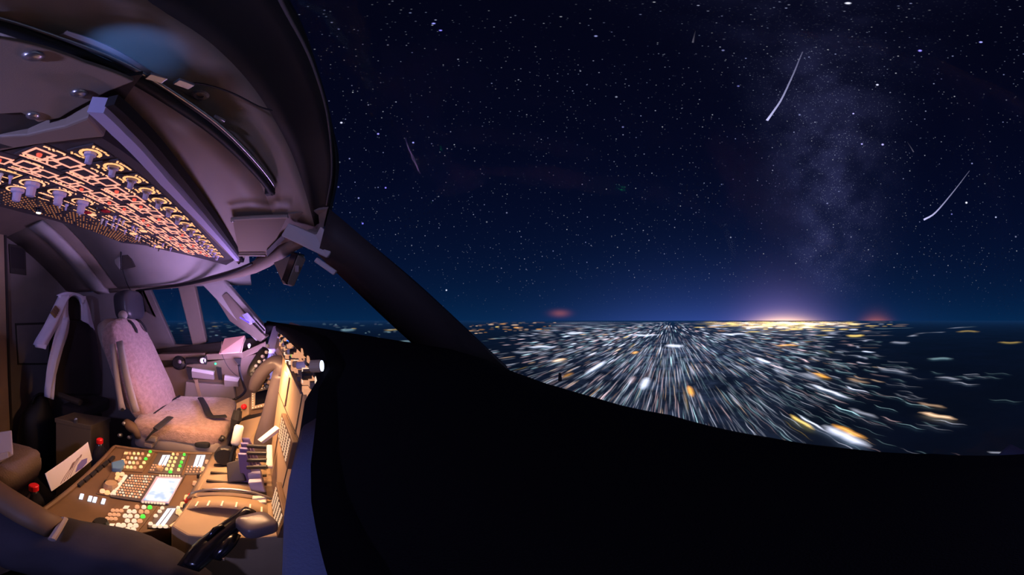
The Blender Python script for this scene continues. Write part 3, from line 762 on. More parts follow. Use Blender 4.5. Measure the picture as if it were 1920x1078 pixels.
# ------------------------------------------------------------------ captain's column and yoke
yk = thing('control_yoke', (-.86, -.03, .0), 'grey control column and yoke in front of the sheepskin chair', 'yoke')
colp = smooth_line([(-.86, -.03, .0), (-.86, -.02, .45), PX(499, 815, -.86), PX(508, 775, -.87), PX(519, 730, -.88), PX(528, 698, -.88)], 14)
MB().tube(colp, [.04]*6+[.030]*8, 14).build('column', 'yoke_grey', yk, smooth=True)
hornp = smooth_line([PX(528, 706, -.88), PX(530, 688, -.88), PX(520, 680, -.89), PX(506, 684, -.90), PX(492, 698, -.92), PX(481, 716, -.95), PX(474, 732, -.97)], 16)
MB().tube(hornp, [.030, .031, .031, .030, .029, .028, .027, .025, .024, .024, .025, .026, .026, .025, .022, .016], 14).build('yoke_horn', 'yoke_grey', yk, smooth=True)
grip = smooth_line([PX(470, 706, -.99), PX(478, 688, -1.0), PX(488, 672, -1.02), PX(498, 654, -1.04)], 8)
MB().tube(grip, [.018, .022, .024, .024, .024, .024, .022, .016], 10).build('grip', 'knob_black', yk, smooth=True)
for px, py, mt in ((499, 660, 'cream_handle'), (492, 668, 'knob_lilac'), (486, 678, 'knob_white'), (480, 686, 'knob_lilac'), (476, 696, 'knob_black'), (496, 676, 'knob_lilac'), (489, 689, 'knob_white'), (472, 702, 'knob_black'), (501, 648, 'cream_handle')):
    p = PX(px, py, -.975); MB().lathe(p, (1, -.2, .2), [(.007, -.012), (.007, 0), (.005, .004)], 8).build('grip_button', mt, yk)
for px, py, mt in ((500, 706, 'panel_tan'), (496, 714, 'knob_black'), (505, 716, 'panel_tan'), (490, 722, 'panel_tan'), (501, 724, 'knob_black')):
    MB().lathe(PX(px, py, -.96), (1, -.2, .2), [(.012, -.012), (.011, 0), (.006, .006)], 8).build('trim_switch', mt, yk)
# chart holder with a dark face and dotted edge, below the yoke
ch = thing('chart_tablet', (-1.0, -.09, .8), 'dark tablet framed by a dotted lit border beside the control column', 'tablet')
TP = Plane(PX(470, 727, -1.06), PX(533, 716, -.98), PX(470, 768, -1.02))
q4 = [TP.hit(*p) for p in ((471, 730), (536, 716), (537, 752), (470, 768))]
MB().slab(q4, .05).build('body', 'panel_tan', ch, bevel=.003)
q4 = [TP.hit(*p, .002) for p in ((479, 735), (529, 723), (530, 746), (478, 760))]
MB().slab(q4, .002).build('screen', 'black_gloss', ch)
dots = MB()
for a, b2, k_ in (((474, 732), (531, 719), 11), ((474, 733), (474, 764), 8), ((474, 765), (533, 750), 12)):
    for i in range(k_):
        dots.box(TP.hit(a[0]+(b2[0]-a[0])*i/(k_-1), a[1]+(b2[1]-a[1])*i/(k_-1), .002), (.004, .004, .004))
tag(dots.build('dotted_border', 'key_white', ch), kind='stuff')
MB().prism([PX(470, 768, -1.03), PX(537, 752, -.98), PX(537, 762, -.98), PX(470, 778, -1.03)], (-.03, 0, -.0)).build('ledge', 'panel_brown', ch)
# small panel with a red knob beside it
rk = thing('brake_panel', PX(458, 775, -1.08), 'small beige side panel with a red knob beside the dotted tablet', 'control panel')
MB().slab([PX(443, 756, -1.10), PX(467, 745, -1.06), PX(466, 778, -1.05), PX(441, 790, -1.09)], .02).build('plate', 'panel_tan', rk, bevel=.002)
MB().lathe(PX(459, 762, -1.07), (1, -.3, .2), [(.012, 0), (.013, .008), (.012, .016), (.006, .02)], 10).build('red_knob', 'cap_red', rk, smooth=True)
MB().lathe(PX(449, 768, -1.08), (1, -.3, .2), [(.009, 0), (.009, .01), (.005, .014)], 8).build('dial', 'knob_black', rk)

# ------------------------------------------------------------------ centre pedestal
ZP = .65
pd = thing('centre_pedestal', (-.62, -.35, 0), 'brown centre pedestal covered in lit radio panels', 'pedestal')
top = [(215, 835), (407, 850), (318, 988), (186, 1009), (50, 985), (74, 962)]
MB().prism([PZ(x, y, ZP) for x, y in top], (0, 0, -.65)).build('body', 'panel_brown', pd, bevel=.004)
def pq(pts, lift): return [PZ(x, y, ZP+lift) for x, y in pts]
# raised rim along the far and rear edges
for a, b2 in (((216, 837), (404, 851)), ((214, 838), (76, 960)), ((58, 985), (186, 1008))):
    MB().tube([PZ(*a, ZP+.004), PZ(*b2, ZP+.004)], .008, 6).build('rim', 'panel_brown', pd)
def bil(q, u, v):
    a = (q[0][0]+(q[1][0]-q[0][0])*u, q[0][1]+(q[1][1]-q[0][1])*u); b2 = (q[3][0]+(q[2][0]-q[3][0])*u, q[3][1]+(q[2][1]-q[3][1])*u)
    return (a[0]+(b2[0]-a[0])*v, a[1]+(b2[1]-a[1])*v)
def module(quad, name, mat='panel_grey', lift=.004):
    return MB().prism(pq(quad, lift), (0, 0, -.004)).build(name, mat, pd, bevel=.0015)
def part_cell(quad, u0, u1, v0, v1, name, mat, par, lift=.006, h=.003):
    return MB().prism(pq([bil(quad, u, v) for u, v in ((u0, v0), (u1, v0), (u1, v1), (u0, v1))], lift), (0, 0, -h)).build(name, mat, par)
def round_key(quad, u, v, r, h, name, mat, par):
    return MB().lathe(PZ(*bil(quad, u, v), ZP+.004), (0, 0, 1), [(r*1.05, 0), (r, h*.6), (r*.8, h)], 10).build(name, mat, par)
rp = random.Random(3)
# captain-side audio panel
Q = [(234, 843), (293, 845), (267, 885), (219, 881)]
mo = module(Q, 'audio_panel', 'panel_brown')
for j, v in enumerate((.2, .42, .64, .86)):
    for i, u in enumerate((.22, .36, .50, .64)):
        round_key(Q, u, v, .0052, .009, 'key', ('key_yellow' if (i+j) % 3 else 'key_white') if i in (1, 2) else 'key_peach', mo)
for j, v in enumerate((.08, .25, .42, .6, .8)): round_key(Q, .84+.02*(j % 2), v, .006, .008, 'key', 'key_green' if j in (0, 2) else 'key_yellow', mo)
for v in (.15, .5, .8): part_cell(Q, .02, .14, v-.05, v+.06, 'lit_label', 'legend_amber', mo)
# captain-side radio panels with white readouts
for Q, dq in (([(297, 847), (354, 849), (340, 889), (277, 885)], [(305, 853), (319, 853), (310, 872), (296, 872)]), ([(358, 849), (396, 852), (381, 889), (345, 889)], [(369, 853), (385, 853), (378, 875), (362, 874)])):
    mo = module(Q, 'radio_panel')
    MB().prism(pq(dq, .007), (0, 0, -.003)).build('readout', 'display_white', mo)
    mid = [((dq[0][0]+dq[1][0])/2-.8, dq[0][1]+1), ((dq[0][0]+dq[1][0])/2+.8, dq[0][1]+1), ((dq[3][0]+dq[2][0])/2+.8, dq[3][1]-1), ((dq[3][0]+dq[2][0])/2-.8, dq[3][1]-1)]
    MB().prism(pq(mid, .0075), (0, 0, -.002)).build('readout_divider', 'panel_grey', mo)
    wide_ = Q[1][0]-Q[0][0] > 45
    if wide_:
        for v in (.12, .3, .48, .66, .84):
            round_key(Q, .52, v, .0052, .009, 'key', 'key_yellow', mo); round_key(Q, .66, v, .0052, .009, 'key', 'key_peach' if v < .3 else 'key_yellow', mo)
            round_key(Q, .88, v, .0052, .009, 'key', 'key_green' if v in (.12, .66, .48) else 'key_yellow', mo)
        round_key(Q, .30, .88, .012, .016, 'selector_knob', 'panel_tan', mo); round_key(Q, .66, .95, .006, .008, 'key', 'key_green', mo)
    km = MB()
    for v in (.66, .78, .90):
        for u in ((.06, .14, .22, .30, .38) if wide_ else (.1, .28, .46, .64, .82)): km.lathe(PZ(*bil(Q, u, v), ZP+.004), (0, 0, 1), [(.0032, 0), (.003, .004)], 6)
    tag(km.build('small_keys', 'key_peach', mo), kind='stuff')
# middle: weather panel with a large knob, keyboard and screen
Q = [(209, 884), (240, 887), (211, 930), (180, 925)]
mo = module(Q, 'selector_panel', 'panel_brown')
round_key(Q, .58, .66, .021, .02, 'large_knob', 'panel_tan', mo)
for u, v, m_ in ((.5, .12, 'legend_amber'), (.75, .1, 'legend_peach'), (.62, .28, 'legend_amber'), (.85, .34, 'key_peach'), (.3, .9, 'legend_peach'), (.62, .93, 'legend_amber'), (.9, .62, 'key_white'), (.16, .5, 'knob_black')):
    round_key(Q, u, v, .0075, .01, 'key', m_, mo)
Q = [(243, 888), (348, 890), (315, 944), (206, 931)]
mo = module(Q, 'keyboard_unit', 'overhead_grey', .006)
sc_ = [(296, 896), (338, 898), (315, 940), (269, 937)]
bo = MB().prism(pq([(293, 893), (342, 895), (317, 943), (264, 940)], .011), (0, 0, -.005)).build('screen_bezel', 'knob_lilac', mo)
MB().prism(pq(sc_, .0125), (0, 0, -.002)).build('screen', 'cdu_screen', bo)
kq = [(247, 890), (290, 892), (262, 936), (211, 929)]; km = MB(); km2 = MB()
for j in range(9):
    for i in range(9):
        p = bil(kq, (i+.5)/9, (j+.5)/9); (km2 if rp.random() < .35 else km).lathe(PZ(*p, ZP+.006), (0, 0, 1), [(.0033, 0), (.0029, .004)], 6)
tag(km.build('keys', 'key_peach', mo), kind='stuff'); tag(km2.build('bright_keys', 'key_white', mo), kind='stuff')
km = MB()
for i in range(8):
    km.lathe(PZ(300+i*5.2, 892.2+i*.2, ZP+.006), (0, 0, 1), [(.0034, 0), (.003, .005)], 6); km.lathe(PZ(268+i*5.6, 942+i*.45, ZP+.006), (0, 0, 1), [(.0034, 0), (.003, .005)], 6)
tag(km.build('line_keys', 'key_white', mo), kind='stuff')
# long white bar keys
for a, b2 in (((236, 892), (228, 904)), ((226, 906), (217, 918)), ((216, 920), (210, 927))):
    MB().tube([PZ(*a, ZP+.007), PZ(*b2, ZP+.007)], .006, 6).build('bar_key', 'key_white', mo)
# co-pilot audio and radio panel
Q = [(216, 945), (296, 948), (257, 998), (180, 996)]
mo = module(Q, 'audio_panel', 'panel_brown')
for j, v in enumerate((.1, .27, .44, .61, .78, .93)):
    for u, m_ in ((.44, 'key_white'), (.56, 'key_white'), (.72, 'key_white'), (.86, 'key_green' if j in (0, 2, 3) else 'key_white')):
        if rp.random() < .9: round_key(Q, u+.015*(j % 2), v, .0056, .009, 'key', m_ if rp.random() < .85 else 'key_peach', mo)
for v in (.25, .4, .55):
    for u in (.06, .16, .26): round_key(Q, u, v, .005, .007, 'key', 'key_peach', mo)
round_key(Q, .02, .80, .018, .022, 'selector_knob', 'knob_black', mo)
round_key(Q, .36, .95, .007, .01, 'key', 'key_green', mo)
part_cell(Q, .20, .32, .70, .98, 'lit_label', 'key_white', mo); part_cell(Q, .24, .36, .04, .14, 'lit_label', 'key_white', mo)
for i in range(4): part_cell(Q, .02+.09*i, .08+.09*i, 1.02, 1.08, 'lit_label', 'legend_peach', mo)
Q = [(304, 947), (340, 949), (318, 990), (276, 989)]
mo = module(Q, 'radio_panel')
MB().prism(pq([(314, 953), (329, 953), (307, 985), (291, 984)], .007), (0, 0, -.003)).build('readout', 'display_white', mo)
MB().prism(pq([(320.5, 954), (322.5, 954), (300, 984), (298, 984)], .0075), (0, 0, -.002)).build('readout_divider', 'panel_grey', mo)
for u, v in ((.12, .15), (.1, .3), (.05, .5), (.9, .1), (.05, .85), (.3, .96), (.55, .96), (.8, .96)): round_key(Q, u, v, .005, .007, 'key', 'key_white', mo)
# switch strip along the forward edge, with guarded red switches
Q = [(385, 868), (404, 856), (340, 972), (322, 978)]
mo = module(Q, 'switch_strip', 'panel_grey')
for i in range(16):
    v = .03+i*.06
    if .50 < v < .62: continue
    round_key(Q, .25+.5*(i % 2), v, .0065, .014, 'toggle', rp.choice(['key_peach', 'knob_black', 'legend_amber', 'knob_black', 'key_peach']), mo)
for v in (.53, .60):
    part_cell(Q, .1, .8, v, v+.055, 'red_guard', 'red_switch', mo, .018, .014)
MB().tube([PZ(402, 858, ZP+.006), PZ(342, 970, ZP+.006), PZ(320, 986, ZP+.006)], .003, 6).build('lit_edge', 'legend_amber', pd)
# four white lit markers and the row of black latches
for x, y in ((153, 930), (169, 934), (178, 936), (194, 939)):
    MB().prism(pq([(x-2, y-5), (x+4.5, y-4), (x+1.5, y+5), (x-5, y+4)], .005), (0, 0, -.004)).build('lit_marker', 'display_white', pd)
for i in range(6):
    x, y = 150+i*11.5, 906-i*9.2
    MB().prism(pq([(x-6, y+1), (x+3, y-7), (x+9, y-5), (x, y+4)], .012), (0, 0, -.012)).build('latch', 'knob_black', pd, bevel=.002)
# throttle quadrant forward of the radio panels
ZQ = .69
qd = thing('throttle_quadrant', (-.66, -.05, .0), 'orange lit throttle quadrant forward of the radio panels', 'throttle quadrant')
MB().prism([PZ(x, y, ZQ) for x, y in ((409, 846), (503, 846), (535, 1004), (352, 1004), (320, 985))], (0, 0, -.69)).build('base', 'panel_tan', qd, bevel=.006)
# arched drum covers
def arc_band(y0, y1, x0, x1, zc, rad, name, mat, n=10, t=.004):
    rows = []
    for i in range(n+1):
        g = math.radians(20+140*i/n); rows.append([(x, (y0+y1)/2+math.cos(g)*(y1-y0)/2, zc+math.sin(g)*rad) for x in (x0, x1)])
    return MB().grid(rows, t).build(name, mat, qd, smooth=True)
arc_band(-.20, .03, -.90, -.60, ZQ-.03, .045, 'lever_drum', 'panel_tan')
arc_band(-.19, .02, -.585, -.535, ZQ-.03, .055, 'flap_scale', 'panel_tan')
for i in range(6):
    g = math.radians(45+i*17); MB().box((-.548, -.085+math.cos(g)*.105, ZQ-.028+math.sin(g)*.055), (.022, .004, .003)).build('scale_tick', 'cream_handle', qd)
MB().tube([(-.60, -.085+math.cos(math.radians(g))*.11, ZQ-.025+math.sin(math.radians(g))*.065) for g in range(30, 160, 10)], .004, 6).build('guide_rail', 'metal', qd, smooth=True)
for x in (-.62, -.67, -.72, -.77, -.82):
    MB().box((x, -.08, ZQ+.012), (.008, .16, .006)).build('lever_slot', 'dark_recess', qd)
# levers
bx0 = PX(449, 797, -.78); bx1 = PX(441, 834, -.76)
MB().tube([bx0, lerp(bx0, bx1, .1), lerp(bx0, bx1, .9), bx1], [.011, .015, .015, .012], 10).build('speed_brake_handle', 'cream_handle', qd, smooth=True)
MB().tube([bx1, PX(436, 850, -.76), PX(432, 872, -.76)], .008, 8).build('speed_brake_arm', 'knob_black', qd)
MB().lathe(PX(424, 850, -.80), (1, 0, .1), [(.03, 0), (.034, .006), (.034, .03), (.03, .036)], 16).build('friction_wheel', 'knob_black', qd, smooth=False)
blk = [PX(424, 868, -.70), PX(452, 860, -.70), PX(460, 902, -.66), PX(426, 905, -.66)]
MB().slab(blk, .10).build('lever_block', 'lever_dark', qd, bevel=.004)
for i in range(4):
    x = -.78+.035*i
    p0 = PX(463+i*1.2, 882-i*13, x); p1 = PX(456+i*2.2, 815+i*4, x)
    pp = Vector((x, -.03-.006*i, ZQ)); ph = Vector((x, -.065, ZQ+.12))
    MB().slab([pp+Vector((0, -.018, 0)), pp+Vector((0, .018, 0)), ph+Vector((0, .012, 0)), ph+Vector((0, -.012, 0))], .010).build('thrust_lever', 'lever_purple', qd, bevel=.003)
    a = PX(464, 836+i*13.5, -.72+.02*i); b2 = PX(501, 838+i*12.4, -.70+.02*i)
    MB().tube([a, b2], .0062, 8).build('reverse_lever', 'knob_black', qd)
MB().slab([PX(500, 833, -.70), PX(511, 833, -.70), PX(512, 875, -.64), PX(499, 875, -.64)], .02).build('lever_cap', 'cream_handle', qd, bevel=.004)
for i, (x, y) in enumerate(((478, 886), (480, 898), (482, 912))):
    p = PZ(x, y, ZQ+.03); MB().box(p, (.020, .035, .05), Matrix.Rotation(.2, 3, 'X')).build('fuel_switch', 'knob_lilac', qd, bevel=.004)
MB().box(PZ(486, 938, ZQ+.006), (.032, .034, .012)).build('white_placard', 'cream_handle', qd, bevel=.003)
MB().lathe(PZ(417, 823, ZQ+.02), (.4, -.4, .6), [(.014, 0), (.014, .012), (.01, .016)], 10).build('side_knob', 'knob_black', qd)
# light rests across the quadrant front
cd_ = MB().slab([PX(482, 824, -.74), PX(516, 797, -.74), PX(523, 803, -.72), PX(489, 829, -.72)], .012).build('checklist_card', 'paper', None, bevel=.002)
tag(cd_, 'narrow white card lying slantwise in front of the thrust levers', 'card')
# flap lever beside the knee
fl = thing('flap_lever', PZ(400, 1010, ZQ), 'glossy black lever with rounded grey head at the edge of the throttle quadrant', 'lever')
pth = smooth_line([PZ(352, 1066, .70), PZ(385, 1030, .725), PZ(420, 998, .745), PZ(452, 972, .765), PZ(470, 955, .775)], 14)
MB().tube(pth, [.018, .020, .022, .023, .023, .022, .021, .02, .019, .018, .017, .016, .015, .013], 10, flat=.55).build('arm', 'black_gloss', fl, smooth=True)
MB().tube([PZ(386, 1012, .745), PZ(404, 992, .758), PZ(418, 984, .765)], [.004, .006, .004], 8).build('arm_cover', 'black_gloss', fl, smooth=True)
hp_ = smooth_line([PZ(468, 962, .772), PZ(478, 972, .778), PZ(490, 982, .782), PZ(502, 990, .782)], 9)

MB().tube([PZ(440, 1000, .745), PZ(425, 1018, .735), PZ(400, 1048, .72)], [.012, .016, .012], 8, flat=.6).build('lower_link', 'black_gloss', fl, smooth=True)
MB().box(PZ(415, 1043, .72), (.018, .012, .008)).build('pin', 'panel_tan', fl)

# ------------------------------------------------------------------ overhead panel
OF, OFF, OAF = PH(190, 262, .30), PH(432, 489, .30), PH(293, 462, .40)
OV = Plane(OF, OFF, OAF)
U = (OFF-OF).normalized(); V = OV.n.cross(U); V = V if V.y < 0 else -V
def ov(u, v, l=0.0): return OF+U*u+V*v+OV.n*l
oh = thing('overhead_panel', tuple(OF), 'sloping overhead panel crowded with glowing peach markings and lilac knobs', 'overhead panel')
outline = [(190, 258), (438, 489), (424, 497), (293, 466), (150, 428), (40, 398), (-70, 372), (-70, 300), (0, 286)]
MB().slab([OV.hit(*p) for p in outline], .05).build('housing', 'overhead_grey', oh)
fb = [[OV.hit(*p, .012) for p in ((163, 210), (240, 282), (340, 386), (442, 490))], [OV.hit(*p, .012) for p in ((194, 212), (262, 278), (352, 380), (448, 489))]]
MB().grid([smooth_line(fb[0], 10), smooth_line(fb[1], 10)], .03).build('front_bar', 'knob_lilac', oh)
MB().grid([smooth_line([OV.hit(*p, .0) for p in ((196, 200), (268, 272), (358, 372), (452, 492))], 10), smooth_line([OV.hit(*p, .0) for p in ((214, 196), (290, 270), (372, 372), (457, 492))], 10)], .02).build('front_gap', 'black_rubber', oh)
MB().slab([OV.hit(*p, .006) for p in ((-70, 266), (50, 254), (120, 238), (165, 220), (196, 258), (120, 266), (0, 284), (-70, 298))], .04).build('side_cover', 'ceiling_plastic', oh, bevel=.004)
UL = (OFF-OF).length
def seg(mb, u0, v0, u1, v1, wd=.004, l=.004):
    a, b2 = ov(u0, v0, l), ov(u1, v1, l); d = (b2-a)
    if d.length < 1e-5: return
    s_ = d.normalized().cross(OV.n)*wd/2; e = d.normalized()*wd*.4; mb.prism([a-s_-e, a+s_-e, b2+s_+e, b2-s_+e], -OV.n*.002)
def plate(u0, u1, v0, v1, mat='overhead_grey'):
    return MB().prism([ov(u0, v0, .003), ov(u1, v0, .003), ov(u1, v1, .003), ov(u0, v1, .003)], -OV.n*.003).build('module_panel', mat, oh)
def o_knob(u, v, r, h, par, mat='knob_lilac', ring=None):
    MB().lathe(ov(u, v, .003), OV.n, [(r*1.15, 0), (r*1.1, h*.25), (r*.72, h*.35), (r*.66, h), (r*.45, h*1.05)], 10).build('knob', mat, par)
    # pointer bar across the knob
    if ring:
        mb = MB()
        for a in range(3, 15):
            g0, g1 = a*.4, (a+1)*.4
            seg(mb, u+math.cos(g0)*r*1.7, v+math.sin(g0)*r*1.7, u+math.cos(g1)*r*1.7, v+math.sin(g1)*r*1.7, .0055)
        tag(mb.build('dial_marks', ring, par), kind='stuff')
ro = random.Random(11)
def text(mb, u, v, n, s_=.006, dirv_=0):
    for i in range(n):
        du = ro.uniform(.4, .9)*s_; z = ro.uniform(-.3, .3)*s_
        if dirv_: seg(mb, u, v+i*s_*1.35, u+ro.choice((0, du)), v+i*s_*1.35+du, .0036)
        else: seg(mb, u+i*s_*1.35, v+z, u+i*s_*1.35+du, v+z+ro.choice((0, s_*.7)), .0036)
# forward row of selectors
u = .03
while u < UL-.03:
    pl = plate(u-.026, u+.026, .018, .075)
    o_knob(u, .047, .0095, .022, pl, 'knob_lilac', 'legend_amber')
    mb = MB(); text(mb, u-.02, .022, 5); text(mb, u-.018, .072, 4); tag(mb.build('legend', 'legend_amber', pl), kind='stuff')
    u += .062
# schematic rows: boxes with red lights, flow lines between them
for row, (v0, v1) in enumerate(((.085, .165), (.172, .245))):
    u = -.04 if row == 0 else -.13
    while u < UL-.06:
        w_ = .112; pl = plate(u, u+w_-.008, v0, v1); mb = MB(); mb2 = MB()
        h_ = v1-v0; c_ = u+w_/2
        for s_ in (0, 1):
            x0 = u+.008+s_*w_*.5; x1 = x0+w_*.36
            y0 = v0+h_*(.12 if (s_+row) % 2 else .30); y1 = y0+h_*.46
            for a, b2 in (((x0, y0), (x1, y0)), ((x1, y0), (x1, y1)), ((x1, y1), (x0, y1)), ((x0, y1), (x0, y0))): seg(mb, *a, *b2, .0052)
            if ro.random() < .6: MB().lathe(ov((x0+x1)/2, (y0+y1)/2, .003), OV.n, [(.0055, 0), (.005, .005), (.003, .007)], 8).build('red_light', 'lamp_red', pl)
            seg(mb, (x0+x1)/2, y1, (x0+x1)/2, v1-.004, .0042); seg(mb, x1, y0+h_*.2, x1+w_*.13, y0+h_*.2, .0055)
        seg(mb, u+.01, v1-.006, u+w_-.02, v1-.006, .0042)
        seg(mb, c_-.012, v0+h_*.5, c_+.012, v0+h_*.9, .0042); seg(mb, c_+.012, v0+h_*.5, c_-.012, v0+h_*.9, .0042)
        text(mb2, u+.012, v0+.006, 6); text(mb2, u+.012, v1-.014, 5)
        tag(mb.build('flow_lines', 'legend_pink', pl), kind='stuff'); tag(mb2.build('legend', 'legend_peach', pl), kind='stuff')
        u += w_
# rear rows: large temperature knobs near us, switches farther off
for v0, v1, us in ((.252, .335, -.22), (.342, .415, -.30)):
    u = us
    while u < UL-.08:
        pl = plate(u, u+.086, v0, v1); mb = MB()
        if u < .25 and ro.random() < .85:
            o_knob(u+.043, (v0+v1)/2+.006, .018, .038, pl, 'knob_lilac', 'legend_peach')
            text(mb, u+.01, v0+.008, 6, .008)
        else:
            for i in range(3):
                if ro.random() < .7: MB().lathe(ov(u+.016+i*.026, (v0+v1)/2, .003), OV.n, [(.007, 0), (.006, .006), (.0035, .008), (.003, .022)], 8).build('toggle', ro.choice(['knob_white', 'knob_lilac', 'knob_black']), pl)
                else: MB().prism([ov(u+.008+i*.026, v0+.02, .008), ov(u+.028+i*.026, v0+.02, .008), ov(u+.028+i*.026, v0+.045, .008), ov(u+.008+i*.026, v0+.045, .008)], -OV.n*.006).build('push_light', ro.choice(['panel_grey', 'red_switch', 'legend_peach', 'panel_grey']), pl)
            text(mb, u+.008, v0+.008, 7); text(mb, u+.008, v1-.012, 7)
            if ro.random() < .6:
                for a, b2 in (((.006, .014), (.08, .014)), ((.08, .014), (.08, .06)), ((.006, .06), (.08, .06))): seg(mb, u+a[0], v0+a[1], u+b2[0], v0+b2[1], .0035)
        tag(mb.build('legend', ro.choice(['legend_peach', 'legend_peach', 'legend_amber']), pl), kind='stuff')
        u += .090
# circuit-breaker rows behind: hundreds of tiny amber collars
pl = MB().prism([ov(-.42, .425, .003), ov(UL-.05, .425, .003), ov(UL-.05, .62, .003), ov(-.42, .62, .003)], -OV.n*.003).build('breaker_panel', 'overhead_grey', oh)
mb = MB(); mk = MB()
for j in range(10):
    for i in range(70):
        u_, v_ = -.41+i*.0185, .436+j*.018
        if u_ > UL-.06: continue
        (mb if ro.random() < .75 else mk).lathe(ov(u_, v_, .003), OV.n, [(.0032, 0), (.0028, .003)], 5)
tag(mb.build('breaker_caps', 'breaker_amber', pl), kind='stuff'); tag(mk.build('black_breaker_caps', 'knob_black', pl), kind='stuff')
# map light
mp = OV.hit(73, 395, .012)
ml = MB().lathe(mp, OV.n, [(.012, -.012), (.014, 0), (.012, .008)], 12).build('map_light', 'knob_black', oh)
MB().lathe(mp+OV.n*.008, OV.n, [(.010, 0), (.008, .004)], 12).build('map_light_lens', 'lamp_warm', ml)
lamp('map_light_beam', 'SPOT', tuple(mp+OV.n*.02), 13.0, (1.0, .50, .22), (-.74, -.36, .65), .02, spot=54, blend=.8)

# ------------------------------------------------------------------ ceiling fittings over the co-pilot
pts = [(-40, 66), (60, 84), (160, 118), (252, 153), (205, 172), (165, 192), (112, 222), (72, 230), (40, 212), (-40, 218)]
cp = thing('ceiling_cover', tuple(PH(100, 160, .33)), 'flat lilac grey cover plate with three domed screws by the sun visor rail', 'cover plate')
MB().slab([PH(x, y, .312) for x, y in pts], .010).build('plate', 'ceiling_plastic', cp, bevel=.002)
for x, y in ((62, 103), (148, 173), (62, 215)):
    MB().lathe(PH(x, y, .312), (0, 0, -1), [(.0075, 0), (.009, .003), (.005, .006)], 12).build('screw', 'metal', cp, smooth=True)
# dark slab painted as the shade of the void between plate and overhead
struct(MB().slab([PH(x, y, .327) for x, y in ((-60, 200), (150, 160), (268, 140), (225, 200), (190, 245), (60, 275), (-60, 285))], .01).build('void_shade', 'dark_recess'))
vr = thing('visor_rail', tuple(PH(400, 240, .345)), 'curved black sun visor rail along the ceiling', 'rail')
path = smooth_line([PH(x, y, h-.008) for x, y, h in ((-70, 32, .372), (0, 50, .37), (120, 92, .366), (250, 148, .358), (330, 197, .35), (400, 246, .343), (455, 296, .337), (495, 340, .33), (510, 362, .326))], 34)
MB().tube(path, .0085, 8).build('rail_tube', 'black_rubber', vr, smooth=True)
MB().tube([p+Vector((.012, .010, .004)) for p in path[:-1]], .0035, 6).build('bright_edge', 'metal', vr, smooth=True)
for x, y in ((293, 146), (345, 157), (408, 224)):
    MB().box(PH(x, y, .348), (.02, .012, .006), Matrix.Rotation(-.6, 3, 'Z')).build('clip', 'metal', vr, bevel=.001)
MB().box(PH(506, 358, .322), (.016, .022, .022), Matrix.Rotation(-.4, 3, 'Z')).build('end_stop', 'black_rubber', vr, bevel=.003)
rs = smooth_line([PH(x, y, h-.004) for x, y, h in ((118, 62, .372), (200, 92, .368), (270, 133, .36), (300, 148, .356))], 10)
MB().tube(rs, .006, 6, flat=.5).build('grey_strip', 'seat_frame', vr)
tag(MB().lathe(PH(376, 178, .368), (.2, -.1, -1), [(.011, 0), (.011, .002), (.008, .004), (.0045, .004), (.004, .001)], 14).build('reading_jack', 'seat_frame'), 'round grey grommet on the ceiling beside the visor rail', 'grommet')
seam = smooth_line([PH(x, y, h) for x, y, h in ((336, 158, .366), (372, 154, .372), (430, 170, .372), (480, 195, .372), (510, 205, .368))], 14)
struct(MB().tube([p-Vector((0, 0, .004)) for p in seam], .0018, 5).build('trim_16', 'black_rubber'))
# visor stowage recess at the far end
pk = thing('visor_pocket', tuple(PH(480, 440, .3)), 'brown stowage pocket in the ceiling ahead of the overhead panel', 'pocket')
MB().slab([PH(436, 412, .300), PH(538, 407, .290), PH(518, 450, .275), (PH(500, 480, .262)), PH(449, 480, .270)], .01).build('recess_face', 'box_brown', pk)
MB().tube([PH(434, 411, .292), PH(540, 406, .282)], .006, 8).build('upper_ledge', 'ceiling_plastic', pk)
MB().tube([PH(447, 478, .264), PH(498, 478, .256)], .006, 8).build('lower_ledge', 'ceiling_plastic', pk)
MB().slab([PH(500, 470, .262), PH(530, 440, .272), PH(534, 448, .266), PH(500, 482, .254)], .006).build('slot', 'black_rubber', pk)
MB().lathe(PH(436, 413, .290), (.3, -.3, -1), [(.006, 0), (.005, .004), (.002, .006)], 10).build('screw', 'metal', pk, smooth=True)
# wedge-shaped standby compass housing hanging from the brow
sc = thing('compass_housing', tuple(PX(540, 500, -.86)), 'brown wedge-shaped compass housing hanging beside the centre post', 'compass')
MB().slab([PX(512, 492, -.92), PX(556, 474, -.84), PX(560, 480, -.83), PX(538, 532, -.86), PX(530, 533, -.87)], .04).build('housing', 'ceiling_trim', sc, bevel=.004)
MB().slab([PX(558, 476, -.83), PX(572, 478, -.85), PX(541, 534, -.87), PX(537, 533, -.86)], .03).build('window_side', 'black_gloss', sc, bevel=.002)
MB().box(PX(557, 504, -.835), (.006, .012, .022)).build('light_shield', 'seat_frame', sc, bevel=.002)

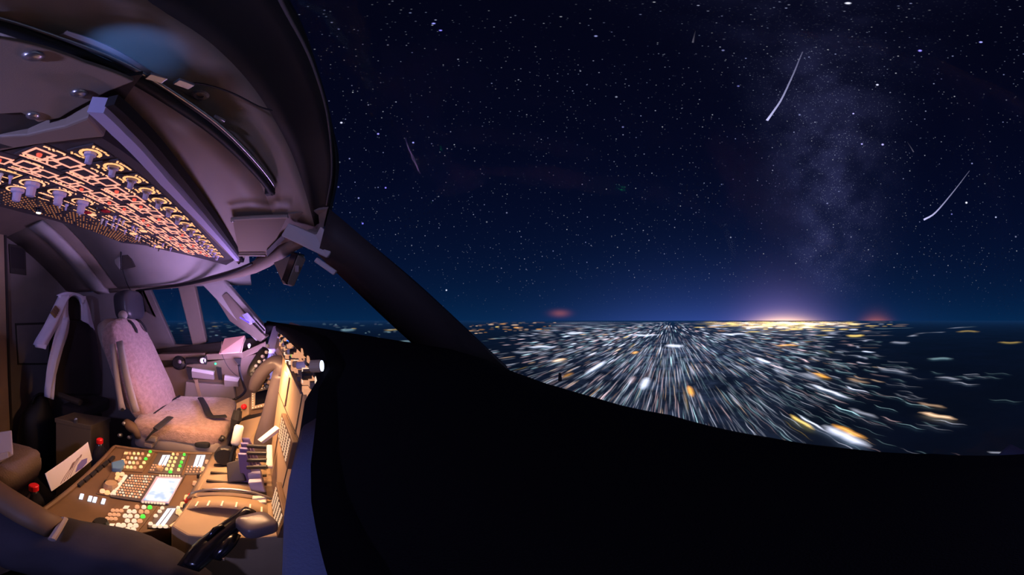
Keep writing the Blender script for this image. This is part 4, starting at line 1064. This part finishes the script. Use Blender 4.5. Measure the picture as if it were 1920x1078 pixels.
# ------------------------------------------------------------------ rear left fittings
pk2 = thing('assist_handle', tuple(PX(235, 490, -1.42)), 'pyramid-shaped dark handle recess on the pale lavender ceiling lining', 'handle')
MB().slab([PX(226, 466, -1.34), PX(233, 465, -1.34), PX(252, 501, -1.40), PX(227, 506, -1.40)], .02).build('recess', 'dark_recess', pk2)
MB().tube([PX(227, 467, -1.33), PX(227, 505, -1.38)], .006, 6).build('strap', 'black_rubber', pk2)
MB().slab([PX(213, 476, -1.37), PX(225, 470, -1.35), PX(225, 506, -1.40), PX(216, 494, -1.39)], .008).build('lip', 'liner_light', pk2)
ant = MB().tube(smooth_line([PX(230, 506, -1.39), PX(234, 520, -1.40), PX(240, 536, -1.38), PX(248, 548, -1.3)], 8), .003, 5).build('pull_cord', 'black_rubber')
tag(ant, 'thin black cord hanging from the pyramid-shaped handle recess', 'cord')
dk = MB().prism([PY(x, y, -1.5) for x, y in ((6, 392), (80, 410), (108, 438), (126, 474), (131, 488), (100, 488), (84, 468), (60, 448), (30, 430), (6, 416))], (0, -.09, 0)).build('air_duct', 'dark_recess', bevel=.01)
tag(dk, 'dark curved air duct across the top of the rear bulkhead', 'duct')
pf = thing('wall_placard', tuple(PY(33, 515, YB)), 'dark framed placard on the rear bulkhead above the hanging shirt', 'placard')
MB().slab([PY(17, 457, YB+.012), PY(48, 462, YB+.012), PY(50, 516, YB+.012), PY(20, 512, YB+.012)], .012).build('frame', 'dark_recess', pf, bevel=.003)
MB().slab([PY(20, 462, YB+.014), PY(46, 467, YB+.014), PY(47, 505, YB+.014), PY(22, 502, YB+.014)], .003).build('print', 'dark_fabric', pf)
hk = MB().lathe(PY(21, 438, YB+.002), (0, 1, 0), [(.022, 0), (.02, .02), (.012, .05), (.02, .06)], 10).build('coat_hook', 'knob_black'); tag(hk, 'black round coat hook high on the rear bulkhead', 'hook')
lk = thing('wall_locker', tuple(PY(70, 685, YB)), 'recessed grey locker door in the bulkhead behind the hanging shirt', 'locker')
MB().slab([PY(29, 606, YB+.010), PY(120, 603, YB+.010), PY(120, 683, YB+.010), PY(34, 684, YB+.010)], .010).build('shadow_frame', 'dark_recess', lk)
MB().slab([PY(32, 610, YB+.016), PY(118, 607, YB+.016), PY(118, 680, YB+.016), PY(36, 681, YB+.016)], .012).build('door', 'wall_paint', lk, bevel=.004)
# observer seat with the shirt over it
YO = -1.22
ob = thing('observer_seat', tuple(PY(160, 780, YO))[:2]+(0,), 'dark brown folding observer seat under the white shirt', 'seat')
def yslab(pts, y, t): return MB().prism([PY(a, b2, y) for a, b2 in pts], (0, -t, 0))
yslab([(110, 612), (128, 600), (165, 600), (182, 625), (192, 700), (190, 742), (105, 742), (104, 680)], YO, .09).build('backrest', 'dark_fabric', ob, bevel=.02)
yslab([(127, 562), (134, 556), (144, 556), (151, 566), (152, 602), (126, 602)], YO-.01, .07).build('headrest', 'dark_fabric', ob, bevel=.015)
sb_ = PY(150, 755, YO+.02)
MB().box((sb_.x, YO+.08, sb_.z-.02), (.34, .18, .10)).build('seat_cushion', 'dark_fabric', ob, bevel=.03)
MB().box((sb_.x, YO+.05, sb_.z/2-.05), (.30, .10, sb_.z-.12)).build('pedestal_leg', 'dark_recess', ob)
MB().tube([(sb_.x+.22, YO-.05, sb_.z+.12), (sb_.x+.22, YO+.22, sb_.z+.10)], .02, 8).build('armrest', 'dark_recess', ob)
sh = thing('pilot_shirt', tuple(PY(110, 600, YO)), 'white uniform shirt with gold striped epaulette hung over the observer seat', 'shirt')
YS = YO+.035
def cloth(name, left, right, n, puff, y=YS, mat='shirt_white', par=None, wr=0.006):
    a = smooth_line([PY(x, y_, y) for x, y_ in left], n); b2 = smooth_line([PY(x, y_, y) for x, y_ in right], n)
    rows = []
    for i in range(9):
        u_ = i/8; rows.append([lerp(p, q_, u_)+Vector((0, puff*math.sin(math.pi*u_)+wr*math.sin(u_*13+k_*.35), 0)) for k_, (p, q_) in enumerate(zip(a, b2))])
    return MB().grid(rows, .006).build(name, mat, sh if par is None else par, smooth=True)
sl = cloth('sleeve', [(110, 553), (96, 580), (80, 612), (68, 634), (63, 646)], [(128, 556), (118, 582), (106, 612), (94, 636), (84, 652)], 14, .045)
cloth('sleeve_cuff', [(63, 643), (65, 651)], [(86, 648), (83, 655)], 4, .05, YS+.004, par=sl)
cloth('shirt_front', [(108, 590), (100, 630), (90, 680), (86, 720), (85, 744)], [(130, 600), (124, 630), (110, 674), (101, 712), (98, 748)], 16, .03, YS+.004, wr=.012)
cloth('shirt_shoulder', [(108, 552), (110, 566), (108, 582), (108, 596)], [(128, 556), (127, 570), (127, 586), (131, 604)], 8, .02, YS+.008)
cloth('shirt_yoke', [(106, 553), (118, 548), (134, 548), (150, 551), (160, 558)], [(126, 566), (130, 558), (139, 554), (148, 560), (152, 572)], 14, .02, YS+.004)
cloth('shirt_side', [(149, 554), (151, 575), (152, 596), (152, 600)], [(160, 557), (166, 575), (171, 594), (178, 620)], 10, .02, YS)
ep = MB().slab([PY(105, 573, YS+.055), PY(112, 581, YS+.05), PY(104, 596, YS+.05), PY(96, 587, YS+.055)], .01).build('epaulette', 'epaulette_gold', sh)
for i in range(3):
    f = (i+.8)/4; a = lerp(PY(105, 573, YS+.058), PY(96, 587, YS+.058), f); b2 = lerp(PY(112, 581, YS+.053), PY(104, 596, YS+.053), f); MB().tube([a, b2], .004, 5).build('gold_stripe', 'ink_brown', ep)
# brown storage box in front of the observer seat
bxp = PY(155, 790, -1.12)
sbx = thing('storage_box', (bxp.x, -1.2, 0), 'brown storage box standing beside the dark observer seat', 'box')
f0, f1, f2, f3 = PY(104, 786, -1.10), PY(168, 802, -.92), PY(206, 786, -.92), PY(140, 775, -1.10)
zt = .60
basept = [Vector((p.x, p.y, zt)) for p in (PZ(104, 787, zt), PZ(170, 801, zt), PZ(206, 786, zt), PZ(140, 776, zt))]
MB().prism(basept, (0, 0, -zt)).build('body', 'box_brown', sbx, bevel=.006)
MB().prism([p+(p-sum(basept, Vector())/4)*.04+Vector((0, 0, .012)) for p in basept], (0, 0, -.03)).build('lid', 'box_brown', sbx, bevel=.004)
tag(MB().lathe(basept[1]*.6+basept[0]*.4+Vector((0, 0, .012)), (0, 0, 1), [(.012, 0), (.012, .02), (.006, .03)], 8).build('latch_knob', 'metal', sbx), 'small bright latch')
# dark bag on the floor beside it
bag = thing('flight_bag', (-1.15, -1.35, 0), 'black soft flight bag slumped against the bulkhead below the shirt', 'bag')
bm = bmesh.new(); bmesh.ops.create_uvsphere(bm, u_segments=20, v_segments=12, radius=1.0)
bc = PY(80, 790, -1.36)
for v_ in bm.verts:
    c = v_.co; s_ = 1+.1*math.sin(c.x*5+c.z*3); v_.co = Vector((bc.x+c.x*.17*s_, -1.42+c.y*.12, max(.0, .30+c.z*.34*s_)))
me = bpy.data.meshes.new('bag_body'); bm.to_mesh(me); bm.free(); me.materials.append(M['black_rubber'])
for p in me.polygons: p.use_smooth = True
o = bpy.data.objects.new('bag_body', me); C.objects.link(o); o.parent = bag; o.matrix_parent_inverse = bag.matrix_basis.inverted()
MB().tube(smooth_line([(bc.x-.06, -1.40, .60), (bc.x-.04, -1.39, .66), (bc.x+.04, -1.39, .66), (bc.x+.06, -1.40, .60)], 8), .010, 6).build('handle', 'black_rubber', bag, smooth=True)

# ------------------------------------------------------------------ captain's seat
def blob(name, c, size, mat, par, rot=None, e=.55, seg_=24, noise=0.0, shape=None):
    """rounded cushion: a superellipsoid"""
    bm = bmesh.new(); bmesh.ops.create_uvsphere(bm, u_segments=seg_, v_segments=seg_//2+4, radius=1.0); R = rot or Matrix.Identity(3); rr2 = random.Random(name)
    sg = lambda t_, e_: math.copysign(abs(t_)**e_, t_)
    for v_ in bm.verts:
        c0 = v_.co.normalized(); th = math.asin(max(-1, min(1, c0.z))); ph = math.atan2(c0.y, c0.x)
        p = Vector((sg(math.cos(th), e)*sg(math.cos(ph), e), sg(math.cos(th), e)*sg(math.sin(ph), e), sg(math.sin(th), e)))
        p = Vector((p.x*size[0]/2, p.y*size[1]/2, p.z*size[2]/2))
        if shape: p = shape(p)
        if noise: p += c0*rr2.uniform(-noise, noise)
        v_.co = Vector(c)+R@p
    me = bpy.data.meshes.new(name); bm.to_mesh(me); bm.free(); me.materials.append(M[mat])
    for p in me.polygons: p.use_smooth = True
    o = bpy.data.objects.new(name, me); C.objects.link(o); o.parent = par; o.matrix_parent_inverse = par.matrix_basis.inverted(); return o
cs = thing('cockpit_chair', (-1.18, -.45, 0), 'captain chair with pale sheepskin covers and a dark leather headrest', 'chair')
SX = -1.18
rec = math.atan2(.21, .42)
RB = Matrix.Rotation(rec, 3, 'X')
def bshape(p):
    k_ = 1-.12*max(0, p.z/.28)-.05*max(0, -p.z/.28); return Vector((p.x*k_, p.y+.02*math.cos(p.x*9), p.z))
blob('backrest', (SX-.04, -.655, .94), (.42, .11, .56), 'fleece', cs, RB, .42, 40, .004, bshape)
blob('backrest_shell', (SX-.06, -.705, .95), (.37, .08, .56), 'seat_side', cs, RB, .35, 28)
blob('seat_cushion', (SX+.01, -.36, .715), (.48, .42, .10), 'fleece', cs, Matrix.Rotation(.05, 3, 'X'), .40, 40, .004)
blob('cushion_side', (SX+.01, -.36, .655), (.47, .40, .10), 'seat_side', cs, None, .3, 28)
blob('headrest', (SX-.13, -.775, 1.285), (.22, .12, .18), 'leather_grey', cs, Matrix.Rotation(.15, 3, 'X'), .55, 28)
MB().lathe((SX-.02, -.75, 1.225), (1, .2, 0), [(.02, -.01), (.026, 0), (.028, .01), (.022, .018)], 14).build('headrest_pivot', 'seat_side', cs, smooth=True)
for x in (SX-.02, SX-.13):
    MB().tube(smooth_line([(x, -.735, 1.20), (x, -.70, 1.19), (x-.005, -.675, 1.155), (x-.008, -.665, 1.13)], 8), [.013]*6+[.011, .005], 6, flat=.5).build('headrest_strap', 'belt_web', cs)
# inboard side rails
r1 = smooth_line([PX(211, 645, -1.0), PX(219, 710, -.985), PX(229, 768, -.97)], 10)
MB().tube(r1, [.016]*9+[.020], 8, flat=.7).build('side_rail', 'seat_frame', cs, smooth=True)
r2 = smooth_line([PX(224, 640, -1.01), PX(238, 710, -.99), PX(255, 772, -.975)], 10)
MB().tube(r2, [.020]*10, 8, flat=.6).build('side_rail', 'seat_side', cs, smooth=True)
MB().lathe(PX(230, 768, -.955), (1, .2, .1), [(.008, 0), (.008, .004)], 10).build('pivot_hole', 'black_rubber', cs)
MB().tube(smooth_line([PX(236, 790, -.97), PX(246, 800, -.955), PX(256, 806, -.95), PX(261, 820, -.95)], 8), [.016, .02, .024, .024, .024, .022, .02, .018], 10).build('recline_lever', 'panel_brown', cs, smooth=True)
for x, y in ((233, 794), (243, 820), (225, 816)): MB().lathe(PX(x, y, -.95), (1, -.2, .3), [(.01, -.01), (.01, .004), (.006, .01)], 10).build('adjuster_knob', 'metal', cs, smooth=True)
# lap belts
MB().tube(smooth_line([PZ(319, 782, .782), PZ(302, 796, .782), PZ(288, 808, .775), PX(276, 822, -.93)], 8), .016, 8, flat=.28, up=(0, 0, 1)).build('lap_belt', 'belt_web', cs)
MB().tube(smooth_line([PZ(376, 746, .785), PZ(384, 760, .786), PZ(390, 774, .786), PZ(398, 781, .786), PZ(424, 780, .785)], 10), .016, 8, flat=.28, up=(0, 0, 1)).build('lap_belt', 'belt_web', cs)
for x, y in ((287, 822), (280, 833)): MB().box(PX(x, y, -.925), (.03, .035, .018)).build('buckle', 'seat_side', cs, bevel=.003)
MB().tube([PX(297, 824, -.92), PX(291, 838, -.92)], .002, 5).build('buckle_pin', 'metal', cs)
MB().tube([PX(337, 742, -1.36), PX(318, 754, -1.25), PX(290, 775, -1.06), PX(268, 798, -.97)], .006, 6).build('cushion_gap', 'black_rubber', cs)
blob('cushion_notch', tuple(PX(380, 832, -.945)), (.04, .06, .03), 'belt_web', cs)
MB().box((SX, -.40, .31), (.34, .30, .60)).build('seat_base', 'dark_recess', cs, bevel=.01)
MB().prism([(SX-.22, -.2, .02), (SX+.20, -.2, .02), (SX+.20, -.62, .02), (SX-.22, -.62, .02)], (0, 0, -.02)).build('floor_track', 'metal', cs)
MB().tube([PX(446, 770, -.985), PX(443, 786, -.97), PX(437, 802, -.97)], [.018, .022, .012], 8).build('armrest_end', 'belt_web', cs)

# ------------------------------------------------------------------ left side console
XC = -1.52
co = thing('side_console', (XC, -.35, 0), 'beige side console below the side windows, holding books and a torch', 'console')
MB().slab([PX(300, 690, XC), PX(500, 660, XC), PX(500, 700, XC), PX(470, 745, XC), PX(440, 770, XC), PX(300, 770, XC)], .12).build('body', 'console_tan', co, bevel=.005)
MB().slab([PX(348, 716, XC+.05), PX(438, 722, XC+.05), PX(442, 748, XC+.05), PX(345, 752, XC+.05)], .05).build('door_panel', 'seat_side', co, bevel=.005)
MB().slab([PX(364, 712, XC+.055), PX(370, 712, XC+.055), PX(378, 744, XC+.055), PX(372, 744, XC+.055)], .01).build('rib', 'panel_tan', co)
MB().slab([PX(296, 664, XC+.02), PX(384, 662, XC+.02), PX(386, 672, XC+.02), PX(296, 676, XC+.02)], .08).build('top_rail', 'console_tan', co, bevel=.003)
MB().slab([PX(386, 664, XC+.03), PX(455, 660, XC+.03), PX(498, 640, XC+.06), PX(500, 652, XC+.06), PX(456, 672, XC+.03), PX(387, 675, XC+.03)], .06).build('arm_rail', 'console_tan', co, bevel=.004)
MB().slab([PX(438, 672, XC+.06), PX(452, 672, XC+.06), PX(450, 688, XC+.06)], .02).build('notch', 'black_rubber', co)
MB().lathe(PX(404, 682, XC+.012), (1, -.1, .1), [(.007, 0), (.005, .004)], 10).build('green_lamp', 'led_green', co)
lamp('green_lamp_glow', 'POINT', tuple(PX(404, 684, XC+.05)), .012, (.05, 1.0, .35), size=.006)
MB().lathe(PX(336, 680, XC+.02), (1, -.2, .1), [(.045, -.02), (.045, .01), (.03, .02), (.03, .03)], 14).build('oxygen_valve', 'knob_black', co)
MB().lathe(PX(337, 678, XC+.055), (1, -.2, .1), [(.014, 0), (.01, .008)], 10).build('valve_cap', 'seat_frame', co, smooth=True)
tr = thing('torch', tuple(PX(366, 678, XC+.04)), 'black torch with round glass lens in the side console clip', 'torch')
MB().tube([PX(350, 676, XC+.04), PX(374, 675, XC+.05)], .022, 12).build('barrel', 'knob_black', tr)
MB().tube([PX(374, 675, XC+.05), PX(386, 675, XC+.055)], [.024, .028], 12).build('head', 'knob_black', tr)
MB().lathe(PX(380, 676, XC+.075), (1, .4, 0), [(.02, 0), (.02, .006), (.014, .006)], 14).build('lens_ring', 'metal', tr, smooth=True)
for nm, pts, mt, lab in (('manual', ((360, 690), (401, 697), (400, 703), (359, 696)), 'paper', 'longer pale manual in the console pocket below the green lamp'), ('manual', ((421, 704), (449, 709), (446, 716), (420, 713)), 'paper', 'short pale manual at the front end of the console pocket')):
    bk = thing(nm, tuple(PX(*pts[3], XC+.06)), lab, 'book')
    MB().slab([PX(*p, XC+.055) for p in pts], .03).build('pages', mt, bk, bevel=.001)
    q_ = [PX(pts[3][0], pts[3][1], XC+.058), PX(pts[2][0], pts[2][1], XC+.058), PX(pts[2][0]+1, pts[2][1]+9, XC+.058), PX(pts[3][0]+1, pts[3][1]+12, XC+.058)]
    MB().slab(q_, .03).build('cover', 'seat_frame', bk, bevel=.001)
for x in (354, 410): MB().slab([PX(x-5, 688, XC+.06), PX(x+4, 690, XC+.06), PX(x+6, 712, XC+.06), PX(x, 712, XC+.06)], .02).build('pocket_divider', 'knob_black', co)
ckb = thing('clipboard', tuple(PX(430, 662, -1.46)), 'pale clipboard glowing orange, standing on the ledge under the side window', 'clipboard')
MB().slab([PX(421, 634, -1.47), PX(459, 629, -1.43), PX(452, 660, -1.40), PX(410, 663, -1.42)], .012).build('board', 'paper_pink', ckb, bevel=.002)
MB().slab([PX(459, 629, -1.43), PX(461, 636, -1.43), PX(450, 661, -1.40), PX(452, 660, -1.40)], .02).build('board_edge', 'box_brown', ckb)
MB().tube([PX(416, 640, -1.45), PX(414, 662, -1.41)], .002, 5).build('clip_wire', 'box_brown', ckb)
wb = MB().lathe(PX(467, 646, -1.42), (0, 0, 1), [(.004, -.02), (.009, -.006), (.010, 0), (.007, .006), (.002, .009)], 10).build('ball_knob', 'knob_white', None, smooth=True); tag(wb, 'small white ball knob on the ledge beside the clipboard', 'knob')
cb = MB().tube(smooth_line([PX(448, 684, -1.40), PX(450, 700, -1.38), PX(457, 722, -1.30), PX(460, 732, -1.25), PX(452, 742, -1.2), PX(441, 748, -1.15)], 14), .007, 6).build('headset_cable', 'black_rubber', None, smooth=True); tag(cb, 'black curly headset cable hanging off the side console', 'cable')
cb = MB().tube(smooth_line([PX(416, 664, -1.40), PX(425, 684, -1.41), PX(436, 698, -1.41), PX(446, 706, -1.41)], 10), .0015, 4).build('thin_wire', 'black_rubber', None); tag(cb, 'thin dark wire trailing from the clipboard down the console', 'wire')
hl = thing('hud_latch', tuple(PX(462, 600, -1.5)), 'small latch with violet lit edge on the forward window post', 'latch')
MB().slab([PX(453, 590, -1.49), PX(464, 586, -1.47), PX(478, 602, -1.45), PX(468, 609, -1.47)], .02).build('latch_body', 'knob_lilac', hl, bevel=.002)
MB().tube([PX(450, 595, -1.465), PX(467, 605, -1.45)], .004, 6).build('violet_strip', 'led_violet', hl)
for k_ in (0, 1): MB().tube([PX(474+k_*5, 606-k_*5, -1.45), PX(492+k_*4, 624-k_*4, -1.42)], .005, 6).build('slide', 'black_rubber', hl)

# ------------------------------------------------------------------ loose things round the pedestal
def bottle(cap, r, lab):
    x, y, z = cap; bt = thing('drink_bottle', (x, y, max(0, z-.235)), lab, 'bottle')
    MB().lathe((x, y, z-.235), (0, 0, 1), [(r*.9, 0), (r, .01), (r, .12), (r*.96, .15), (r*.75, .185), (.014, .21), (.013, .225)], 16).build('body', 'bottle_dark', bt, smooth=True)
    MB().lathe((x, y, z-.012), (0, 0, 1), [(.0145, 0), (.0145, .018), (.012, .021)], 14).build('cap', 'cap_red', bt)
    MB().box((x, y, (z-.235)/2), (.10, .10, z-.235)).build('cup_holder', 'dark_recess', bt)
b1 = PD(187, 826, 1.16); bottle((b1.x, b1.y, b1.z), .036, 'dark drink bottle with red cap behind the far corner of the pedestal')
b2 = PD(72, 918, .86); bottle((b2.x-.0, b2.y-.02, b2.z), .034, 'dark drink bottle with red cap beside the white card and the armrest')
cdp = thing('route_card', tuple(PZ(130, 893, ZP)), 'white card with a purple and brown drawing, propped on the pedestal edge', 'card')
cb0, cb1 = PZ(97, 921, ZP+.004), PZ(173, 862, ZP+.004)
def up_to(p, px, py):
    r = ray(px, py); d = math.hypot(p.x, p.y)/math.hypot(r.x, r.y); return CAM+r*d
ct0, ct1 = up_to(cb0, 85, 888), up_to(cb1, 165, 829)
MB().slab([cb0, cb1, ct1, ct0], .002).build('card', 'paper', cdp)
nrm = newell([cb0, cb1, ct1, ct0]).normalized(); nrm = nrm if nrm.dot(CAM-cb0) > 0 else -nrm
def cpt(u_, v_): return lerp(lerp(cb0, cb1, u_), lerp(ct0, ct1, u_), v_)+nrm*.001
for pts, mt in ((((.52, .08), (.62, .34), (.74, .42), (.88, .30), (.84, .10), (.70, .02)), 'ink_blue'), (((.40, .40), (.52, .62), (.58, .62), (.50, .42)), 'ink_brown'), (((.70, .60), (.74, .70), (.78, .68), (.74, .58)), 'ink_brown')):
    MB().slab([cpt(*p) for p in pts], .0006).build('print_shape', mt, cdp)
for k_ in range(4):
    MB().tube(smooth_line([cpt(.18+.07*k_, .08), cpt(.34+.06*k_, .34), cpt(.50+.05*k_, .52), cpt(.66+.03*k_, .66)], 10), .0009, 4).build('print_line', 'ink_brown', cdp)
bp = MB().prism(pq([(209, 866), (232, 860), (234, 868), (227, 878), (210, 877)], .022), (0, 0, -.02)).build('blue_case', 'blue_plastic', None, bevel=.004); tag(bp, 'small blue case lying beside the lit audio panel', 'case')

# ------------------------------------------------------------------ second jump seat corner and co-pilot seat
js = thing('jump_seat', (-.55, -.85, 0), 'jump seat with brown sheepskin cushion behind the pedestal', 'seat')
jc = PD(28, 872, 1.02)
blob('cushion', (jc.x+.03, jc.y-.06, jc.z-.02), (.26, .26, .13), 'fleece_brown', js, Matrix.Rotation(.4, 3, 'Z'), .5, 28, .004)
MB().slab([PD(-20, 812, .95), PD(22, 806, .95), PD(25, 852, .93), PD(-20, 876, .93)], .02).build('side_plate', 'seat_frame', js, bevel=.004)
MB().slab([PD(-20, 852, .92), PD(16, 846, .92), PD(16, 858, .915), PD(-20, 872, .915)], .01).build('handle', 'seat_side', js, bevel=.003)
MB().box((jc.x+.03, jc.y-.06, (jc.z-.08)/2), (.18, .18, jc.z-.08)).build('base', 'dark_recess', js)
fs = thing('copilot_seat', (-.12, -.62, 0), 'co-pilot seat with a brown padded armrest by the pedestal', 'seat')
a0, a1 = PZ(104, 990, .755), Vector((-.235, -.78, .78))
arm = smooth_line([a0, lerp(a0, a1, .3), lerp(a0, a1, .7), a1], 8)
MB().tube(arm, [.030, .034, .036, .036, .036, .036, .034, .03], 14, flat=.7).build('armrest', 'panel_brown', fs, smooth=True)
MB().tube([PZ(121, 972, .765), PZ(97, 1012, .755)], [.007, .007], 8).build('armrest_trim', 'seat_frame', fs)
MB().tube([a1-Vector((0, .02, .02)), Vector((-.24, -.80, .45))], .02, 8).build('armrest_post', 'dark_recess', fs)
blob('cushion', (-.08, -.60, .56), (.46, .46, .12), 'fleece', fs, None, .4, 28)
blob('backrest', (-.06, -.93, .92), (.44, .12, .62), 'fleece', fs, Matrix.Rotation(.2, 3, 'X'), .4, 28)
MB().box((-.08, -.62, .26), (.34, .32, .5)).build('base', 'dark_recess', fs)

# ------------------------------------------------------------------ the co-pilot's legs
ppl = thing('person', (-.1, -.62, .0), 'seated person in dark grey trousers, knee beside the pedestal', 'person')
sk = [((-.08, -.70, .64), .13), ((-.17, -.64, .645), .115), ((-.25, -.45, .655), .103), ((-.305, -.30, .668), .090), ((-.352, -.185, .675), .076), ((-.350, -.13, .62), .064), ((-.335, -.09, .45), .062), ((-.30, -.06, .24), .05), ((-.29, -.06, .13), .046)]
sr = [((.04, -.62, .69), .10), ((.12, -.42, .69), .088), ((.17, -.20, .68), .070), ((.17, -.13, .58), .062), ((.16, -.10, .40), .06), ((.16, -.08, .13), .046)]
vs = [Vector(p) for p, r in sk]+[Vector(p) for p, r in sr]+[Vector((-.07, -.75, .80))]
es = [(i, i+1) for i in range(len(sk)-1)]+[(0, len(sk))]+[(len(sk)+i, len(sk)+i+1) for i in range(len(sr)-1)]+[(0, len(vs)-1)]
rad = [r for p, r in sk]+[r for p, r in sr]+[.12]
me = bpy.data.meshes.new('trousers'); me.from_pydata([tuple(v_) for v_ in vs], es, []); me.materials.append(M['trouser'])
o = bpy.data.objects.new('trousers', me); C.objects.link(o); o.parent = ppl; o.matrix_parent_inverse = ppl.matrix_basis.inverted()
o.modifiers.new('skin', 'SKIN'); 
for i, r in enumerate(rad): me.skin_vertices[0].data[i].radius = (r, r*.9)
me.skin_vertices[0].data[0].use_root = True
o.modifiers['skin'].use_smooth_shade = True
sm = o.modifiers.new('sub', 'SUBSURF'); sm.levels = sm.render_levels = 3
tx = bpy.data.textures.new('folds', 'CLOUDS'); tx.noise_scale = .07
dm = o.modifiers.new('folds', 'DISPLACE'); dm.texture = tx; dm.strength = .03; dm.texture_coords = 'LOCAL'
for x, y, z in ((-.285, .0, .06), (.16, -.02, .06)):
    blob('shoe', (x, y, z), (.10, .27, .10), 'shoe_black', ppl, None, .7, 20)

# added cool fill lamp, unseen behind the eye, to light the ceiling
cl = thing('fill_lamp', (.45, -.40, 1.30), 'added cool fill lamp, unseen, on the right-hand wall beside the co-pilot seat', 'lamp')
MB().lathe((.50, -.40, 1.30), (-1, 0, .2), [(.03, 0), (.035, .02), (.03, .04)], 14).build('lamp_body', 'knob_black', cl)
lamp('fill_lamp_light', 'AREA', (.44, -.40, 1.315), 4.2, (.42, .42, 1.0), (-.8, -.62, 1.38), .05)

# added blue lamp, out of view, making the highlight on the ceiling
nl = thing('accent_lamp', (-.03, -.05, 1.56), 'added blue accent lamp, unseen, on the ceiling beside the sun visor rail', 'lamp')
MB().lathe((-.03, -.05, 1.585), (0, 0, -1), [(.010, 0), (.012, .02), (.008, .05), (.008, .09)], 12).build('lamp_body', 'knob_black', nl)
lamp('accent_lamp_beam', 'SPOT', (-.034, -.052, 1.480), 1.6, (.10, .30, 1.0), tuple(PH(252, 84, .385)), .004, spot=27, blend=.9)
# rounded grey head of the flap lever
blob('head', tuple(PZ(481, 984, .772)), (.058, .062, .036), 'lever_head', fl, Matrix.Rotation(.5, 3, 'Z'), .5, 24)
